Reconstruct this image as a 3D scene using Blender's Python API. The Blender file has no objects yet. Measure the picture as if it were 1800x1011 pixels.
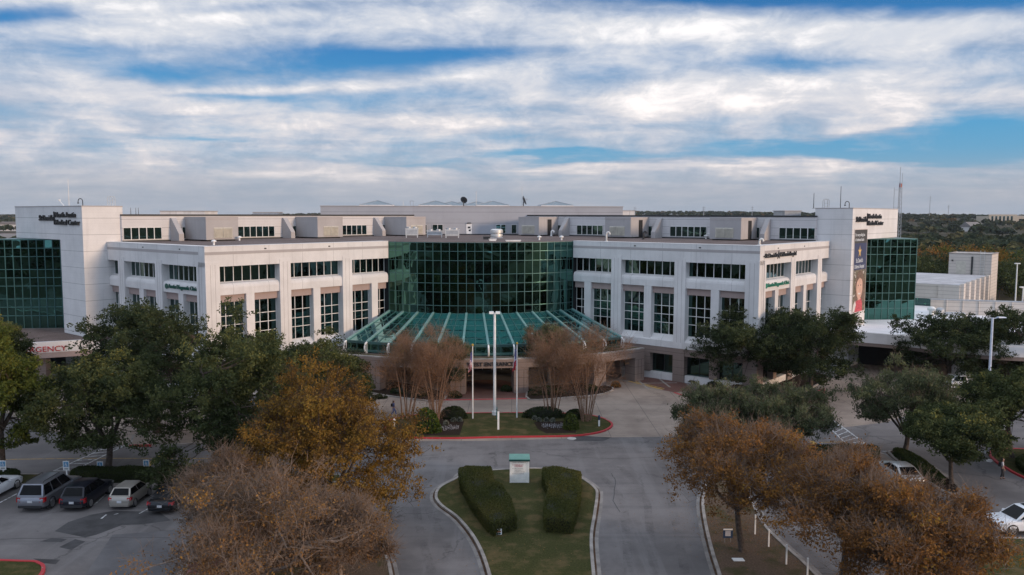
import bpy, bmesh, math, random
import numpy as np
from mathutils import Vector, Matrix
C = bpy.context.scene.collection
R = math.radians
# ---------------------------------------------------------------- camera
HC, YH, FPX, ROLL = 20.5, 377.17, 1455.0, 0.002
PITCH = math.atan((505.5 - YH) / FPX)
cd = bpy.data.cameras.new('camera'); cam = bpy.data.objects.new('camera', cd); C.objects.link(cam)
cd.sensor_width = 36; cd.lens = 36 * FPX / 1800; cd.clip_end = 20000; cd.clip_start = 0.5
cam.matrix_world = Matrix.Translation((0, 0, HC)) @ Matrix.Rotation(R(90) - PITCH, 4, 'X') @ Matrix.Rotation(ROLL, 4, 'Z')
bpy.context.scene.camera = cam
# ---------------------------------------------------------------- world, sun, exposure
SUN_AZ, SUN_EL = R(-33), R(9)            # azimuth as an angle from +X towards +Y
S = bpy.context.scene
S.view_settings.view_transform = 'Standard'; S.view_settings.look = 'None'
S.view_settings.exposure = 0.12; S.view_settings.gamma = 1.0
S.view_settings.use_curve_mapping = False
w = bpy.data.worlds.new('World'); S.world = w; w.use_nodes = True
nt = w.node_tree; nt.nodes.clear()
class NT:
    """small helper for node trees"""
    def __init__(s, nt): s.nt = nt
    def n(s, typ, ins=None, **kw):
        nd = s.nt.nodes.new(typ)
        for k, v in kw.items(): setattr(nd, k, v)
        for k, v in (ins or {}).items():
            if hasattr(v, 'is_output'): s.nt.links.new(v, nd.inputs[k])
            else: nd.inputs[k].default_value = v
        return nd
    def math(s, op, a, b=None, c=None, clamp=False):
        ins = {0: a}
        if b is not None: ins[1] = b
        if c is not None: ins[2] = c
        return s.n('ShaderNodeMath', ins, operation=op, use_clamp=clamp).outputs[0]
    def vmath(s, op, a, b=None):
        ins = {0: a}
        if b is not None: ins[1] = b
        return s.n('ShaderNodeVectorMath', ins, operation=op).outputs[0]
    def ramp(s, fac, stops, mode='LINEAR'):
        nd = s.n('ShaderNodeValToRGB', {0: fac}); cr = nd.color_ramp; cr.interpolation = mode
        while len(cr.elements) < len(stops): cr.elements.new(0.5)
        for e, (p, c) in zip(cr.elements, stops):
            e.position = p; e.color = (*c, 1) if len(c) == 3 else c
        return nd.outputs[0]
    def fac(s, x, a, b):      # smooth 0..1 between a and b
        return s.n('ShaderNodeMapRange', {0: x, 1: a, 2: b, 3: 0.0, 4: 1.0}, interpolation_type='SMOOTHSTEP').outputs[0]
    def mix(s, f, a, b, blend='MIX'):
        nd = s.n('ShaderNodeMix', data_type='RGBA', blend_type=blend)
        for k, v in ((0, f), (6, a), (7, b)):
            if hasattr(v, 'is_output'): s.nt.links.new(v, nd.inputs[k])
            elif k == 0: nd.inputs[0].default_value = v
            else: nd.inputs[k].default_value = (*v, 1)
        return nd.outputs[2]
    def noise(s, vec, scale, detail=4, rough=0.5, dist=0.0, out=0, dims='3D'):
        return s.n('ShaderNodeTexNoise', {'Vector': vec, 'Scale': scale, 'Detail': detail, 'Roughness': rough, 'Distortion': dist}, noise_dimensions=dims).outputs[out]
T = NT(nt)
K = 0.1                                   # background strength
tc = T.n('ShaderNodeTexCoord').outputs['Generated']
sky = T.n('ShaderNodeTexSky', sky_type='NISHITA', sun_disc=False, sun_elevation=SUN_EL, sun_rotation=R(90) - SUN_AZ, altitude=200, air_density=1.0, dust_density=1.5, ozone_density=2.0)
d = T.vmath('NORMALIZE', tc)
xyz = T.n('ShaderNodeSeparateXYZ', {0: d}); dx, dy, dz = xyz.outputs
dzp = T.math('MAXIMUM', dz, 0.0)
el = T.math('ADD', dzp, 0.095)
u = T.math('DIVIDE', dx, el); v = T.math('DIVIDE', dy, el)
uv = T.n('ShaderNodeCombineXYZ', {0: u, 1: v, 2: 0.0}).outputs[0]
# cloud decks: broad banks, streaks drawn out along the wind, and fine fibres
def rotscale(vec, ang, sx, sy, ox=0.0, oy=0.0):
    return T.n('ShaderNodeMapping', {'Vector': vec, 'Location': (ox, oy, 0), 'Rotation': (0, 0, R(ang)), 'Scale': (sx, sy, 1)}).outputs[0]
broad = T.noise(rotscale(uv, 20, 0.60, 0.55, 3.1, 7.7), 1.0, 5, 0.52, 0.5)
streak = T.noise(rotscale(uv, -12, 1.1, 1.35, 1.0, 2.3), 1.0, 7, 0.56, 0.7)
fine = T.noise(rotscale(uv, 10, 3.6, 3.4, 5.0, 1.0), 1.0, 6, 0.62, 0.5)
lumpv = T.n('ShaderNodeMapping', {'Vector': d, 'Rotation': (0, R(4), 0), 'Scale': (7.0, 7.0, 17.0)}).outputs[0]
lump = T.noise(lumpv, 1.0, 7, 0.62, 0.5)
lump2 = T.noise(T.n('ShaderNodeMapping', {'Vector': d, 'Location': (3, 1, 7), 'Scale': (16.0, 16.0, 34.0)}).outputs[0], 1.0, 6, 0.65, 0.4)
dens = T.math('ADD', T.math('ADD', T.math('MULTIPLY', broad, 0.60), T.math('MULTIPLY', streak, 0.45)), T.math('ADD', T.math('MULTIPLY', fine, 0.14), T.math('ADD', T.math('MULTIPLY', lump, 0.50), T.math('MULTIPLY', lump2, 0.23))))
# openings in the cloud deck (real places of the sky: azimuth tangent x/y and elevation tangent z/y)
yy = T.math('MAXIMUM', dy, 0.05)
ax = T.math('DIVIDE', dx, yy); az_ = T.math('DIVIDE', dz, yy)
wob = T.noise(rotscale(uv, 0, 0.8, 1.3), 1.0, 4, 0.55)
wob2 = T.noise(rotscale(uv, 0, 0.9, 1.1, 9.0, 4.0), 1.0, 4, 0.55)
axw = T.math('ADD', ax, T.math('MULTIPLY', T.math('SUBTRACT', wob, 0.5), 0.22))
azw = T.math('ADD', az_, T.math('MULTIPLY', T.math('SUBTRACT', wob2, 0.5), 0.05))
def gap(px, py, rx, ry, amt, slope=0.0):
    cx = (px - 900) / FPX; cy = (YH - py) / FPX
    ex = T.math('DIVIDE', T.math('SUBTRACT', axw, cx), rx / FPX)
    ey = T.math('DIVIDE', T.math('SUBTRACT', T.math('SUBTRACT', azw, cy), T.math('MULTIPLY', T.math('SUBTRACT', axw, cx), slope)), ry / FPX)
    q = T.math('ADD', T.math('MULTIPLY', ex, ex), T.math('MULTIPLY', ey, ey))
    return T.math('MULTIPLY', T.math('EXPONENT', T.math('MULTIPLY', q, -1.0)), amt)
gaps = None
for g_ in [
        (40, 44, 150, 16, .75, .12), (200, 92, 160, 14, .35, 0), (480, 30, 260, 12, .3, .05), (265, 138, 120, 22, .60, -.12), (520, 118, 260, 26, .42, .04), (690, 100, 190, 16, .40, .0),
        (440, 182, 130, 9, .45, 0), (345, 238, 70, 7, .40, 0), (1070, 138, 100, 20, .32, .1), (1480, -20, 330, 52, 1.1, 0), (1160, -6, 240, 26, .6, 0), (1770, 10, 120, 26, .5, 0),
        (1780, 245, 300, 40, 1.0, .0), (1420, 268, 220, 11, .75, .0), (1000, 276, 130, 7, .62, .03), (1690, 98, 70, 18, .40, 0), (1400, 118, 170, 9, .30, 0),
        (900, 90, 120, 12, .2, 0), (560, 62, 150, 10, .15, 0), (720, 290, 60, 5, .3, 0),
        (1350, 60, 330, 34, -.45, -.10), (1680, 55, 150, 26, -.45, .1), (1250, 170, 330, 44, -.35, 0), (1500, 225, 90, 22, -.5, .25), (1290, 292, 300, 8, -.5, 0), (1620, 170, 260, 22, -.4, 0),
        (250, 310, 380, 30, -.2, 0), (640, 215, 330, 14, -.35, 0), (180, 175, 150, 22, -.3, 0), (620, 155, 260, 12, -.35, .06), (850, 50, 330, 34, -.25, 0), (330, 60, 300, 22, -.22, 0)]:
    gg = gap(*g_)
    gaps = gg if gaps is None else T.math('ADD', gaps, gg)
dens = T.math('SUBTRACT', dens, T.math('MULTIPLY', gaps, 0.55))
lowband = T.fac(dz, 0.075, 0.015)         # even veil just over the horizon
cov = T.fac(dens, 0.56, 1.10)
shade = T.noise(rotscale(uv, -20, 1.2, 1.5, 4.0, 8.0), 1.0, 6, 0.55, 0.5)
lit = T.math('ADD', T.math('MULTIPLY', T.fac(dens, 0.84, 1.28), 0.55), T.math('MULTIPLY', T.fac(T.math('ADD', T.math('MULTIPLY', shade, 0.5), T.math('MULTIPLY', lump2, 0.5)), 0.36, 0.66), 0.55), clamp=True)
ccol = T.ramp(lit, [(0.0, (0.39, 0.46, 0.58)), (0.35, (0.54, 0.59, 0.685)), (0.7, (0.70, 0.715, 0.76)), (1.0, (0.99, 0.96, 0.96))])
warm = T.fac(dz, 0.20, 0.05)
ccol = T.mix(T.math('MULTIPLY', warm, 0.8), ccol, T.mix(1.0, ccol, (1.04, 0.95, 0.90), 'MULTIPLY'))
# the clear sky behind: the Nishita sky, deepened by its own blue
clear = T.ramp(T.math('DIVIDE', dz, 0.3), [(0.1, (0.20, 0.40, 0.57)), (0.33, (0.09, 0.35, 0.62)), (0.62, (0.035, 0.22, 0.52)), (0.9, (0.02, 0.13, 0.38))])
skyv = T.n('ShaderNodeVectorMath', {0: sky.outputs[0], 1: (K, K, K)}, operation='MULTIPLY').outputs[0]
clear = T.mix(0.12, clear, skyv)
hz = (0.335, 0.375, 0.445)
base = T.mix(cov, clear, ccol)
base = T.mix(T.math('MULTIPLY', lowband, 0.85), base, hz)
# overhead, beyond the top of the picture, the deck is thicker and brighter
base = T.mix(T.math('MULTIPLY', T.fac(dz, 0.30, 0.60), 0.9), base, (0.80, 0.89, 1.06))
# unseen sky behind the viewer, set bright and blue to light the shaded walls
back = T.math('MULTIPLY', T.fac(dy, 0.0, -0.8), T.fac(dz, 0.9, 0.1))
base = T.mix(back, base, (0.64, 0.80, 1.08))
out = T.n('ShaderNodeVectorMath', {0: base, 1: (1 / K, 1 / K, 1 / K)}, operation='MULTIPLY').outputs[0]
bg = T.n('ShaderNodeBackground', {'Color': out, 'Strength': K})
T.n('ShaderNodeOutputWorld', {0: bg.outputs[0]})
sl = bpy.data.lights.new('sun', 'SUN'); sun = bpy.data.objects.new('sun', sl); C.objects.link(sun)
sl.energy = 2.15; sl.angle = R(9); sl.color = (1.0, 0.70, 0.46)
sd = Vector((math.cos(SUN_AZ) * math.cos(SUN_EL), math.sin(SUN_AZ) * math.cos(SUN_EL), math.sin(SUN_EL)))
sun.rotation_euler = sd.to_track_quat('Z', 'Y').to_euler()
# ---------------------------------------------------------------- helpers
def pray(px, py):
    c, s = math.cos(ROLL), math.sin(ROLL); a, b = px - 900, py - 505.5
    x, y = c * a + s * b, -s * a + c * b
    return Vector((x, FPX * math.cos(PITCH) - y * math.sin(PITCH), -FPX * math.sin(PITCH) - y * math.cos(PITCH)))
def G(px, py, z=0.0):                       # survey of the photo: ground point under a pixel
    d = pray(px, py); t = (z - HC) / d.z
    return Vector((d.x * t, d.y * t, z))
def atY(px, py, Y):
    d = pray(px, py); t = Y / d.y
    return Vector((d.x * t, Y, HC + d.z * t))
BR = R(5.2); BO = Vector((-2.35, 91.3, 0)); BM = Matrix.Translation(BO) @ Matrix.Rotation(BR, 4, 'Z')
def B2W(x, y, z=0): return BM @ Vector((x, y, z))

def tag(o, label=None, cat=None, group=None, kind=None):
    if label: o['label'] = label
    if cat: o['category'] = cat
    if group: o['group'] = group
    if kind: o['kind'] = kind
    return o
def empty(name, loc=(0, 0, 0), rz=0.0):
    o = bpy.data.objects.new(name, None); C.objects.link(o); o.location = loc; o.rotation_euler = (0, 0, rz); o.empty_display_size = 0.5
    return o
def link(name, me, parent=None, loc=None, rz=None):
    o = bpy.data.objects.new(name, me); C.objects.link(o)
    if parent: o.parent = parent
    if loc is not None: o.location = loc
    if rz is not None: o.rotation_euler = (0, 0, rz)
    return o
def copy_tree(o, parent=None):
    c = o.copy(); C.objects.link(c); c.parent = parent
    for ch in [x for x in bpy.data.objects if x.parent == o]: copy_tree(ch, c)
    return c
class MB:
    def __init__(s): s.v = []; s.f = []; s.m = []
    def quad(s, a, b, c, d, m=0):
        i = len(s.v); s.v += [tuple(a), tuple(b), tuple(c), tuple(d)]; s.f.append((i, i + 1, i + 2, i + 3)); s.m.append(m)
    def poly(s, pts, m=0):
        i = len(s.v); s.v += [tuple(p) for p in pts]; s.f.append(tuple(range(i, i + len(pts)))); s.m.append(m)
    def box(s, x0, x1, y0, y1, z0, z1, m=0, M=None):
        p = [(x, y, z) for z in (z0, z1) for x, y in ((x0, y0), (x1, y0), (x1, y1), (x0, y1))]
        s.hexa(p, m, M)
    def hexa(s, p, m=0, M=None):
        if M: p = [M(*q) if callable(M) else tuple(M @ Vector(q)) for q in p]
        i = len(s.v); s.v += [tuple(q) for q in p]
        for f in ((3, 2, 1, 0), (4, 5, 6, 7), (0, 1, 5, 4), (1, 2, 6, 5), (2, 3, 7, 6), (3, 0, 4, 7)):
            s.f.append(tuple(i + k for k in f)); s.m.append(m)
    def prism(s, pts, z0, z1, m=0, top=True, bot=True, mt=None):
        n = len(pts); i = len(s.v)
        s.v += [(p[0], p[1], z0) for p in pts] + [(p[0], p[1], z1) for p in pts]
        for k in range(n): s.f.append((i + k, i + (k + 1) % n, i + n + (k + 1) % n, i + n + k)); s.m.append(m)
        if top: s.f.append(tuple(i + n + k for k in range(n))); s.m.append(m if mt is None else mt)
        if bot: s.f.append(tuple(i + k for k in reversed(range(n)))); s.m.append(m)
    def loft(s, rings, m=0, cap=True, closed=True):
        n = len(rings[0]); i = len(s.v)
        for r in rings: s.v += [tuple(p) for p in r]
        for a in range(len(rings) - 1):
            for k in range(n if closed else n - 1):
                s.f.append((i + a * n + k, i + a * n + (k + 1) % n, i + (a + 1) * n + (k + 1) % n, i + (a + 1) * n + k)); s.m.append(m)
        if cap and closed:
            s.f.append(tuple(i + k for k in reversed(range(n)))); s.m.append(m)
            s.f.append(tuple(i + (len(rings) - 1) * n + k for k in range(n))); s.m.append(m)
    def tube(s, path, rad, n=8, m=0):
        path = [Vector(p) for p in path]; rs = rad if isinstance(rad, (list, tuple)) else [rad] * len(path)
        rings = []; up = Vector((0.13, 0.31, 0.94))
        for k, p in enumerate(path):
            t = (path[min(k + 1, len(path) - 1)] - path[max(k - 1, 0)]).normalized()
            a = t.cross(up)
            if a.length < 0.05: a = t.cross(Vector((1, 0, 0)))
            a.normalize(); b = t.cross(a)
            rings.append([p + (a * math.cos(2 * math.pi * q / n) + b * math.sin(2 * math.pi * q / n)) * rs[k] for q in range(n)])
        s.loft(rings, m)
    def lathe(s, prof, c=(0, 0, 0), n=16, m=0, axis='Z'):
        rings = []
        for r, h in prof:
            ring = []
            for q in range(n):
                a = 2 * math.pi * q / n
                if axis == 'Z': ring.append((c[0] + r * math.cos(a), c[1] + r * math.sin(a), c[2] + h))
                elif axis == 'Y': ring.append((c[0] + r * math.cos(a), c[1] + h, c[2] + r * math.sin(a)))
                else: ring.append((c[0] + h, c[1] + r * math.cos(a), c[2] + r * math.sin(a)))
            rings.append(ring)
        s.loft(rings, m)
    def build(s, name, mats, parent=None, smooth=False, recalc=True, loc=None, rz=None, auto=None):
        me = bpy.data.meshes.new(name); me.from_pydata(s.v, [], s.f)
        for mt in (mats if isinstance(mats, (list, tuple)) else [mats]): me.materials.append(mt)
        if any(s.m): me.polygons.foreach_set('material_index', s.m)
        if recalc or smooth:
            bm = bmesh.new(); bm.from_mesh(me)
            if smooth: bmesh.ops.remove_doubles(bm, verts=bm.verts, dist=1e-4)
            if recalc: bmesh.ops.recalc_face_normals(bm, faces=bm.faces)
            bm.to_mesh(me); bm.free()
        if smooth:
            me.polygons.foreach_set('use_smooth', [True] * len(me.polygons))
            try: me.set_sharp_from_angle(angle=R(auto or 40))
            except Exception: pass
        me.update()
        return link(name, me, parent, loc, rz)
def catmull(pts, n=6, closed=False):
    P = [Vector(p) for p in pts]; out = []; N = len(P)
    for i in range(N if closed else N - 1):
        if closed: a, b, c, d_ = P[(i - 1) % N], P[i], P[(i + 1) % N], P[(i + 2) % N]
        else: a, b, c, d_ = P[max(i - 1, 0)], P[i], P[i + 1], P[min(i + 2, N - 1)]
        for k in range(n):
            t = k / n
            out.append(0.5 * ((2 * b) + (c - a) * t + (2 * a - 5 * b + 4 * c - d_) * t * t + (3 * b - a - 3 * c + d_) * t ** 3))
    if not closed: out.append(P[-1])
    return out
def offset(path, d, closed=True):
    n = len(path); out = []
    for k in range(n):
        a = path[(k - 1) % n] if (closed or k > 0) else path[k]; b = path[(k + 1) % n] if (closed or k < n - 1) else path[k]
        t = Vector((b[0] - a[0], b[1] - a[1], 0)); t.normalize()
        out.append(Vector((path[k][0] - t.y * d, path[k][1] + t.x * d, 0)))
    return out
def area(path): return sum(path[k][0] * path[(k + 1) % len(path)][1] - path[(k + 1) % len(path)][0] * path[k][1] for k in range(len(path))) / 2

# ---------------------------------------------------------------- materials
MATS = {}
def mat(name, fn):
    m = bpy.data.materials.new(name); m.use_nodes = True; m.node_tree.nodes.clear(); t = NT(m.node_tree)
    sh = fn(t); t.n('ShaderNodeOutputMaterial', {0: sh}); MATS[name] = m; return m
def PB(t, col, rough=0.6, metal=0.0, normal=None, spec=0.5, **kw):
    ins = {'Base Color': col if hasattr(col, 'is_output') else (*col, 1), 'Roughness': rough, 'Metallic': metal, 'Specular IOR Level': spec}
    if normal is not None: ins['Normal'] = normal
    ins.update(kw)
    return t.n('ShaderNodeBsdfPrincipled', ins).outputs[0]
def OC(t): return t.n('ShaderNodeTexCoord').outputs['Object']
def POS(t): return t.n('ShaderNodeNewGeometry').outputs['Position']
def bump(t, h, s=0.3, dist=0.02): return t.n('ShaderNodeBump', {'Height': h, 'Strength': s, 'Distance': dist}).outputs[0]
def plain(name, col, rough=0.55, metal=0.0, var=0.12, scale=1.5, spec=0.5):
    def fn(t):
        n = t.noise(OC(t), scale, 5, 0.6)
        c = t.mix(t.fac(n, 0.3, 0.7), tuple(x * (1 - var) for x in col), tuple(min(1, x * (1 + var)) for x in col))
        return PB(t, c, rough, metal, spec=spec)
    return mat(name, fn)
def concrete(name, col, joint=None, streak=0.12, off=0.0, vjoint=None):
    def fn(t):
        p = OC(t); x = t.n('ShaderNodeSeparateXYZ', {0: p}).outputs
        n = t.noise(p, 0.35, 5, 0.6); st = t.noise(t.n('ShaderNodeMapping', {'Vector': p, 'Scale': (2.2, 2.2, 0.12)}).outputs[0], 1.0, 5, 0.6)
        f = t.noise(p, 6.0, 4, 0.6)
        c = t.mix(t.fac(n, 0.3, 0.72), tuple(q * (1 - streak * .5) for q in col), tuple(q * (1 + streak * .35) for q in col))
        c = t.mix(t.math('MULTIPLY', t.fac(st, 0.52, 0.75), streak * 2.2, clamp=True), c, tuple(q * 0.70 for q in col))
        c = t.mix(t.math('MULTIPLY', t.fac(f, 0.35, 0.7), 0.10), c, tuple(q * 0.8 for q in col))
        h = f
        if joint:
            fr = t.math('ABSOLUTE', t.math('SUBTRACT', t.math('FRACT', t.math('DIVIDE', t.math('ADD', x[2], off), joint)), 0.5))
            ln = t.fac(fr, 0.5 - 0.028 / joint, 0.5 - 0.014 / joint)
            fr2 = t.math('ABSOLUTE', t.math('SUBTRACT', t.math('FRACT', t.math('DIVIDE', t.math('ADD', x[2], off), joint / 3)), 0.5))
            ln2 = t.math('MULTIPLY', t.fac(fr2, 0.5 - 0.03 / joint, 0.5 - 0.02 / joint), 0.28)
            ln = t.math('MAXIMUM', ln, ln2)
            c = t.mix(t.math('MULTIPLY', ln, 0.75), c, tuple(q * 0.22 for q in col))
        if vjoint:
            sx = t.math('DIVIDE', t.math('ADD', t.math('MULTIPLY', x[0], 0.7071), t.math('MULTIPLY', x[1], 0.7071)), vjoint)
            sy = t.math('DIVIDE', t.math('SUBTRACT', t.math('MULTIPLY', x[0], 0.7071), t.math('MULTIPLY', x[1], 0.7071)), vjoint)
            for q in (sx, sy):
                fr = t.math('ABSOLUTE', t.math('SUBTRACT', t.math('FRACT', q), 0.5))
                c = t.mix(t.math('MULTIPLY', t.fac(fr, 0.493, 0.4965), 0.5), c, tuple(k * 0.3 for k in col))
        return PB(t, c, 0.85, normal=bump(t, h, 0.15, 0.01), spec=0.3)
    return mat(name, fn)
def glass(name, tint, rough=0.03, wav=0.25, dif=None, sc=0.35):
    def fn(t):
        p = OC(t)
        n = t.noise(p, sc, 2, 0.5, 0.6); nb = bump(t, n, wav, 0.12)
        c = t.mix(t.fac(t.noise(p, 0.15, 2), 0.3, 0.7), tuple(x * 0.85 for x in tint), tuple(x * 1.1 for x in tint))
        a = PB(t, c, rough, 1.0, nb)
        if dif:
            b = PB(t, dif, 0.3, 0.0, nb)
            return t.n('ShaderNodeMixShader', {0: 0.25, 1: a, 2: b}).outputs[0]
        return a
    return mat(name, fn)
M_wall = concrete('facade_concrete', (0.665, 0.645, 0.63), None, 0.19, vjoint=4.57)
M_tower = concrete('tower_concrete', (0.665, 0.645, 0.63), 2.03, 0.16, off=0.35)
M_pent = concrete('penthouse_concrete', (0.60, 0.58, 0.575), 1.1, 0.10)
M_centre = concrete('centre_grey_concrete', (0.375, 0.385, 0.415), 1.9, 0.10)
M_box = concrete('unit_box_concrete', (0.41, 0.39, 0.385), None, 0.16)
M_pink = concrete('rose_panel', (0.37, 0.285, 0.26), None, 0.10)
M_brown = concrete('brown_stone', (0.235, 0.18, 0.155), 0.9, 0.14)
M_coping_shade = concrete('grey_coping_and_groove_shade', (0.40, 0.37, 0.36), None, 0.1)
M_frame = plain('white_frame', (0.72, 0.71, 0.69), 0.4)
M_green = plain('green_mullion', (0.070, 0.16, 0.155), 0.35, 0.4)
M_ltgreen = plain('pale_green_rib', (0.24, 0.40, 0.385), 0.4, 0.3)
M_glass = glass('dark_window_glass', (0.062, 0.118, 0.11), 0.02, 0.2)
M_drum = glass('green_curtain_glass', (0.066, 0.165, 0.138), 0.012, 0.30)
M_skirt = glass('teal_roof_glass', (0.20, 0.52, 0.53), 0.012, 0.25, dif=(0.004, 0.045, 0.05))
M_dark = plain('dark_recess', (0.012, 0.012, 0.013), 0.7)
M_blackmetal = plain('black_coping', (0.018, 0.02, 0.022), 0.45)
def gravel(name, a, b, sc=7.0):
    def fn(t):
        p = OC(t); n = t.noise(p, sc, 4, 0.75); n2 = t.noise(p, 0.25, 5, 0.6)
        c = t.mix(t.fac(n, 0.3, 0.7), a, b); c = t.mix(t.math('MULTIPLY', t.fac(n2, 0.42, 0.65), 0.4), c, tuple(x * 0.55 for x in a))
        return PB(t, c, 0.95, normal=bump(t, n, 0.6, 0.03), spec=0.2)
    return mat(name, fn)
M_gravel = gravel('roof_gravel', (0.095, 0.07, 0.062), (0.23, 0.18, 0.165))
M_whiteroof = plain('white_roof_membrane', (0.86, 0.85, 0.86), 0.7, 0, 0.06, 0.3)
M_dullroof = plain('weathered_white_roof', (0.46, 0.45, 0.46), 0.8, 0, 0.2, 0.4)
M_metal = plain('grey_metal', (0.42, 0.43, 0.44), 0.4, 0.6)
M_ltmetal = plain('galvanised_metal', (0.62, 0.62, 0.60), 0.45, 0.4)
M_white = plain('white_paint', (0.80, 0.80, 0.78), 0.4)
M_louvre = plain('louvre_cream', (0.50, 0.47, 0.40), 0.5)
M_black = plain('black_paint', (0.01, 0.01, 0.011), 0.35)
M_letter = plain('dark_letters', (0.013, 0.012, 0.013), 0.4)
M_red = plain('red_paint', (0.42, 0.02, 0.025), 0.45, 0, 0.2, 3)
M_yellow = plain('yellow_paint', (0.50, 0.30, 0.04), 0.6, 0, 0.25, 4)
M_beige = concrete('beige_block', (0.55, 0.50, 0.45), 0.62, 0.10)
def asphalt_fn(t):
    p = POS(t)
    f = t.noise(p, 14, 3, 0.7); n = t.noise(p, 0.10, 6, 0.62); mid = t.noise(p, 0.55, 6, 0.68, 0.4)
    m = t.noise(t.n('ShaderNodeMapping', {'Vector': p, 'Scale': (0.03, 0.75, 1)}).outputs[0], 1.0, 6, 0.62)
    m2 = t.noise(t.n('ShaderNodeMapping', {'Vector': p, 'Rotation': (0, 0, 0.12), 'Scale': (0.85, 0.035, 1)}).outputs[0], 1.0, 5, 0.6)
    c = t.mix(t.fac(n, 0.34, 0.66), (0.122, 0.112, 0.110), (0.215, 0.198, 0.192))
    c = t.mix(t.math('MULTIPLY', t.fac(mid, 0.45, 0.7), 0.35), c, (0.108, 0.103, 0.103))
    c = t.mix(t.math('MULTIPLY', t.fac(m, 0.5, 0.68), 0.45), c, (0.105, 0.10, 0.101))
    c = t.mix(t.math('MULTIPLY', t.fac(m2, 0.5, 0.66), 0.32), c, (0.235, 0.224, 0.222))
    c = t.mix(t.math('MULTIPLY', t.fac(f, 0.3, 0.75), 0.35), c, (0.10, 0.096, 0.097))
    vor = t.n('ShaderNodeTexVoronoi', {'Vector': t.vmath('ADD', p, t.n('ShaderNodeVectorMath', {0: t.noise(p, 0.9, 4, 0.6, out=1), 1: (1.6, 1.6, 0)}, operation='MULTIPLY').outputs[0]), 'Scale': 0.15}, feature='DISTANCE_TO_EDGE').outputs['Distance']
    crack = t.math('MULTIPLY', t.math('SUBTRACT', 1.0, t.fac(vor, 0.004, 0.016)), t.fac(t.noise(p, 0.07, 3), 0.45, 0.58))
    c = t.mix(t.math('MULTIPLY', crack, 0.4), c, (0.042, 0.040, 0.040))
    oil = t.fac(t.noise(p, 0.45, 5, 0.65), 0.63, 0.74)
    c = t.mix(t.math('MULTIPLY', oil, 0.5), c, (0.05, 0.047, 0.047))
    spot = t.fac(t.noise(p, 1.9, 4, 0.7), 0.70, 0.78)
    c = t.mix(t.math('MULTIPLY', spot, 0.5), c, (0.04, 0.038, 0.038))
    return PB(t, c, 0.95, normal=bump(t, f, 0.35, 0.01), spec=0.12)
M_asphalt = mat('asphalt', asphalt_fn)
M_asphalt2 = mat('patched_asphalt', lambda t: PB(t, t.mix(t.fac(t.noise(POS(t), .5, 6, .65), .3, .7), (0.098, 0.093, 0.096), (0.138, 0.132, 0.134)), .9, spec=.25))
def tar_fn(t):
    p = POS(t); f = t.noise(p, 12, 3, 0.7); n = t.noise(p, 0.6, 5, 0.6)
    c = t.mix(t.fac(n, 0.35, 0.65), (0.045, 0.043, 0.044), (0.075, 0.073, 0.074))
    return PB(t, c, 0.9, normal=bump(t, f, 0.3, 0.01), spec=0.25)
M_tar = mat('fresh_tar', tar_fn)
def paving_fn(t):
    p = POS(t); x = t.n('ShaderNodeSeparateXYZ', {0: p}).outputs
    f = t.noise(p, 10, 3, 0.7); n = t.noise(p, 0.22, 6, 0.65); q = t.noise(p, 1.1, 5, 0.6)
    c = t.mix(t.fac(n, 0.3, 0.7), (0.215, 0.168, 0.138), (0.325, 0.262, 0.215))
    c = t.mix(t.math('MULTIPLY', t.fac(q, 0.55, 0.75), 0.35), c, (0.12, 0.108, 0.10))
    for comp, per in ((0, 4.6), (1, 4.2)):
        fr = t.math('ABSOLUTE', t.math('SUBTRACT', t.math('FRACT', t.math('DIVIDE', x[comp], per)), 0.5))
        c = t.mix(t.math('MULTIPLY', t.fac(fr, 0.4925, 0.4965), 0.7), c, (0.06, 0.055, 0.05))
    stain = t.fac(t.noise(p, 0.33, 4, 0.7, 0.3), 0.64, 0.74)
    c = t.mix(t.math('MULTIPLY', stain, 0.5), c, (0.10, 0.085, 0.075))
    return PB(t, c, 0.88, normal=bump(t, f, 0.25, 0.01), spec=0.3)
M_paving = mat('concrete_paving', paving_fn)
def brick_fn(t):
    p = POS(t)
    b = t.n('ShaderNodeTexBrick', {'Vector': p, 'Color1': (0.16, 0.062, 0.045, 1), 'Color2': (0.11, 0.045, 0.036, 1), 'Mortar': (0.17, 0.13, 0.11, 1), 'Scale': 2.6, 'Mortar Size': 0.02})
    c = t.mix(t.math('MULTIPLY', t.fac(t.noise(p, 0.5, 4), 0.4, 0.7), 0.4), b.outputs[0], (0.07, 0.04, 0.035))
    return PB(t, c, 0.85, spec=0.3)
M_brick = mat('brick_paving', brick_fn)
M_kerb = plain('kerb_concrete', (0.285, 0.255, 0.23), 0.85, 0, 0.3, 1.2); M_gutter = plain('gutter_concrete', (0.205, 0.185, 0.17), 0.85, 0, 0.3, 0.9)
def redkerb_fn(t):
    p = POS(t); n = t.noise(p, 2.5, 5, 0.65)
    c = t.mix(t.fac(n, 0.58, 0.68), (0.40, 0.028, 0.035), (0.30, 0.16, 0.14))
    return PB(t, c, 0.6, spec=0.35)
M_redkerb = mat('red_kerb_paint', redkerb_fn)
M_linewhite = mat('worn_white_line', lambda t: PB(t, t.mix(t.fac(t.noise(POS(t), 3.5, 5, 0.7), 0.42, 0.6), (0.62, 0.62, 0.62), (0.20, 0.20, 0.20)), 0.7))
M_lineyellow = mat('worn_yellow_line', lambda t: PB(t, t.mix(t.fac(t.noise(POS(t), 2.5, 5, 0.7), 0.45, 0.65), (0.50, 0.30, 0.05), (0.22, 0.17, 0.10)), 0.7))
M_lineblue = mat('worn_blue_line', lambda t: PB(t, t.mix(t.fac(t.noise(POS(t), 3.5, 5, 0.7), 0.42, 0.6), (0.06, 0.13, 0.36), (0.14, 0.14, 0.17)), 0.7))
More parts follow.
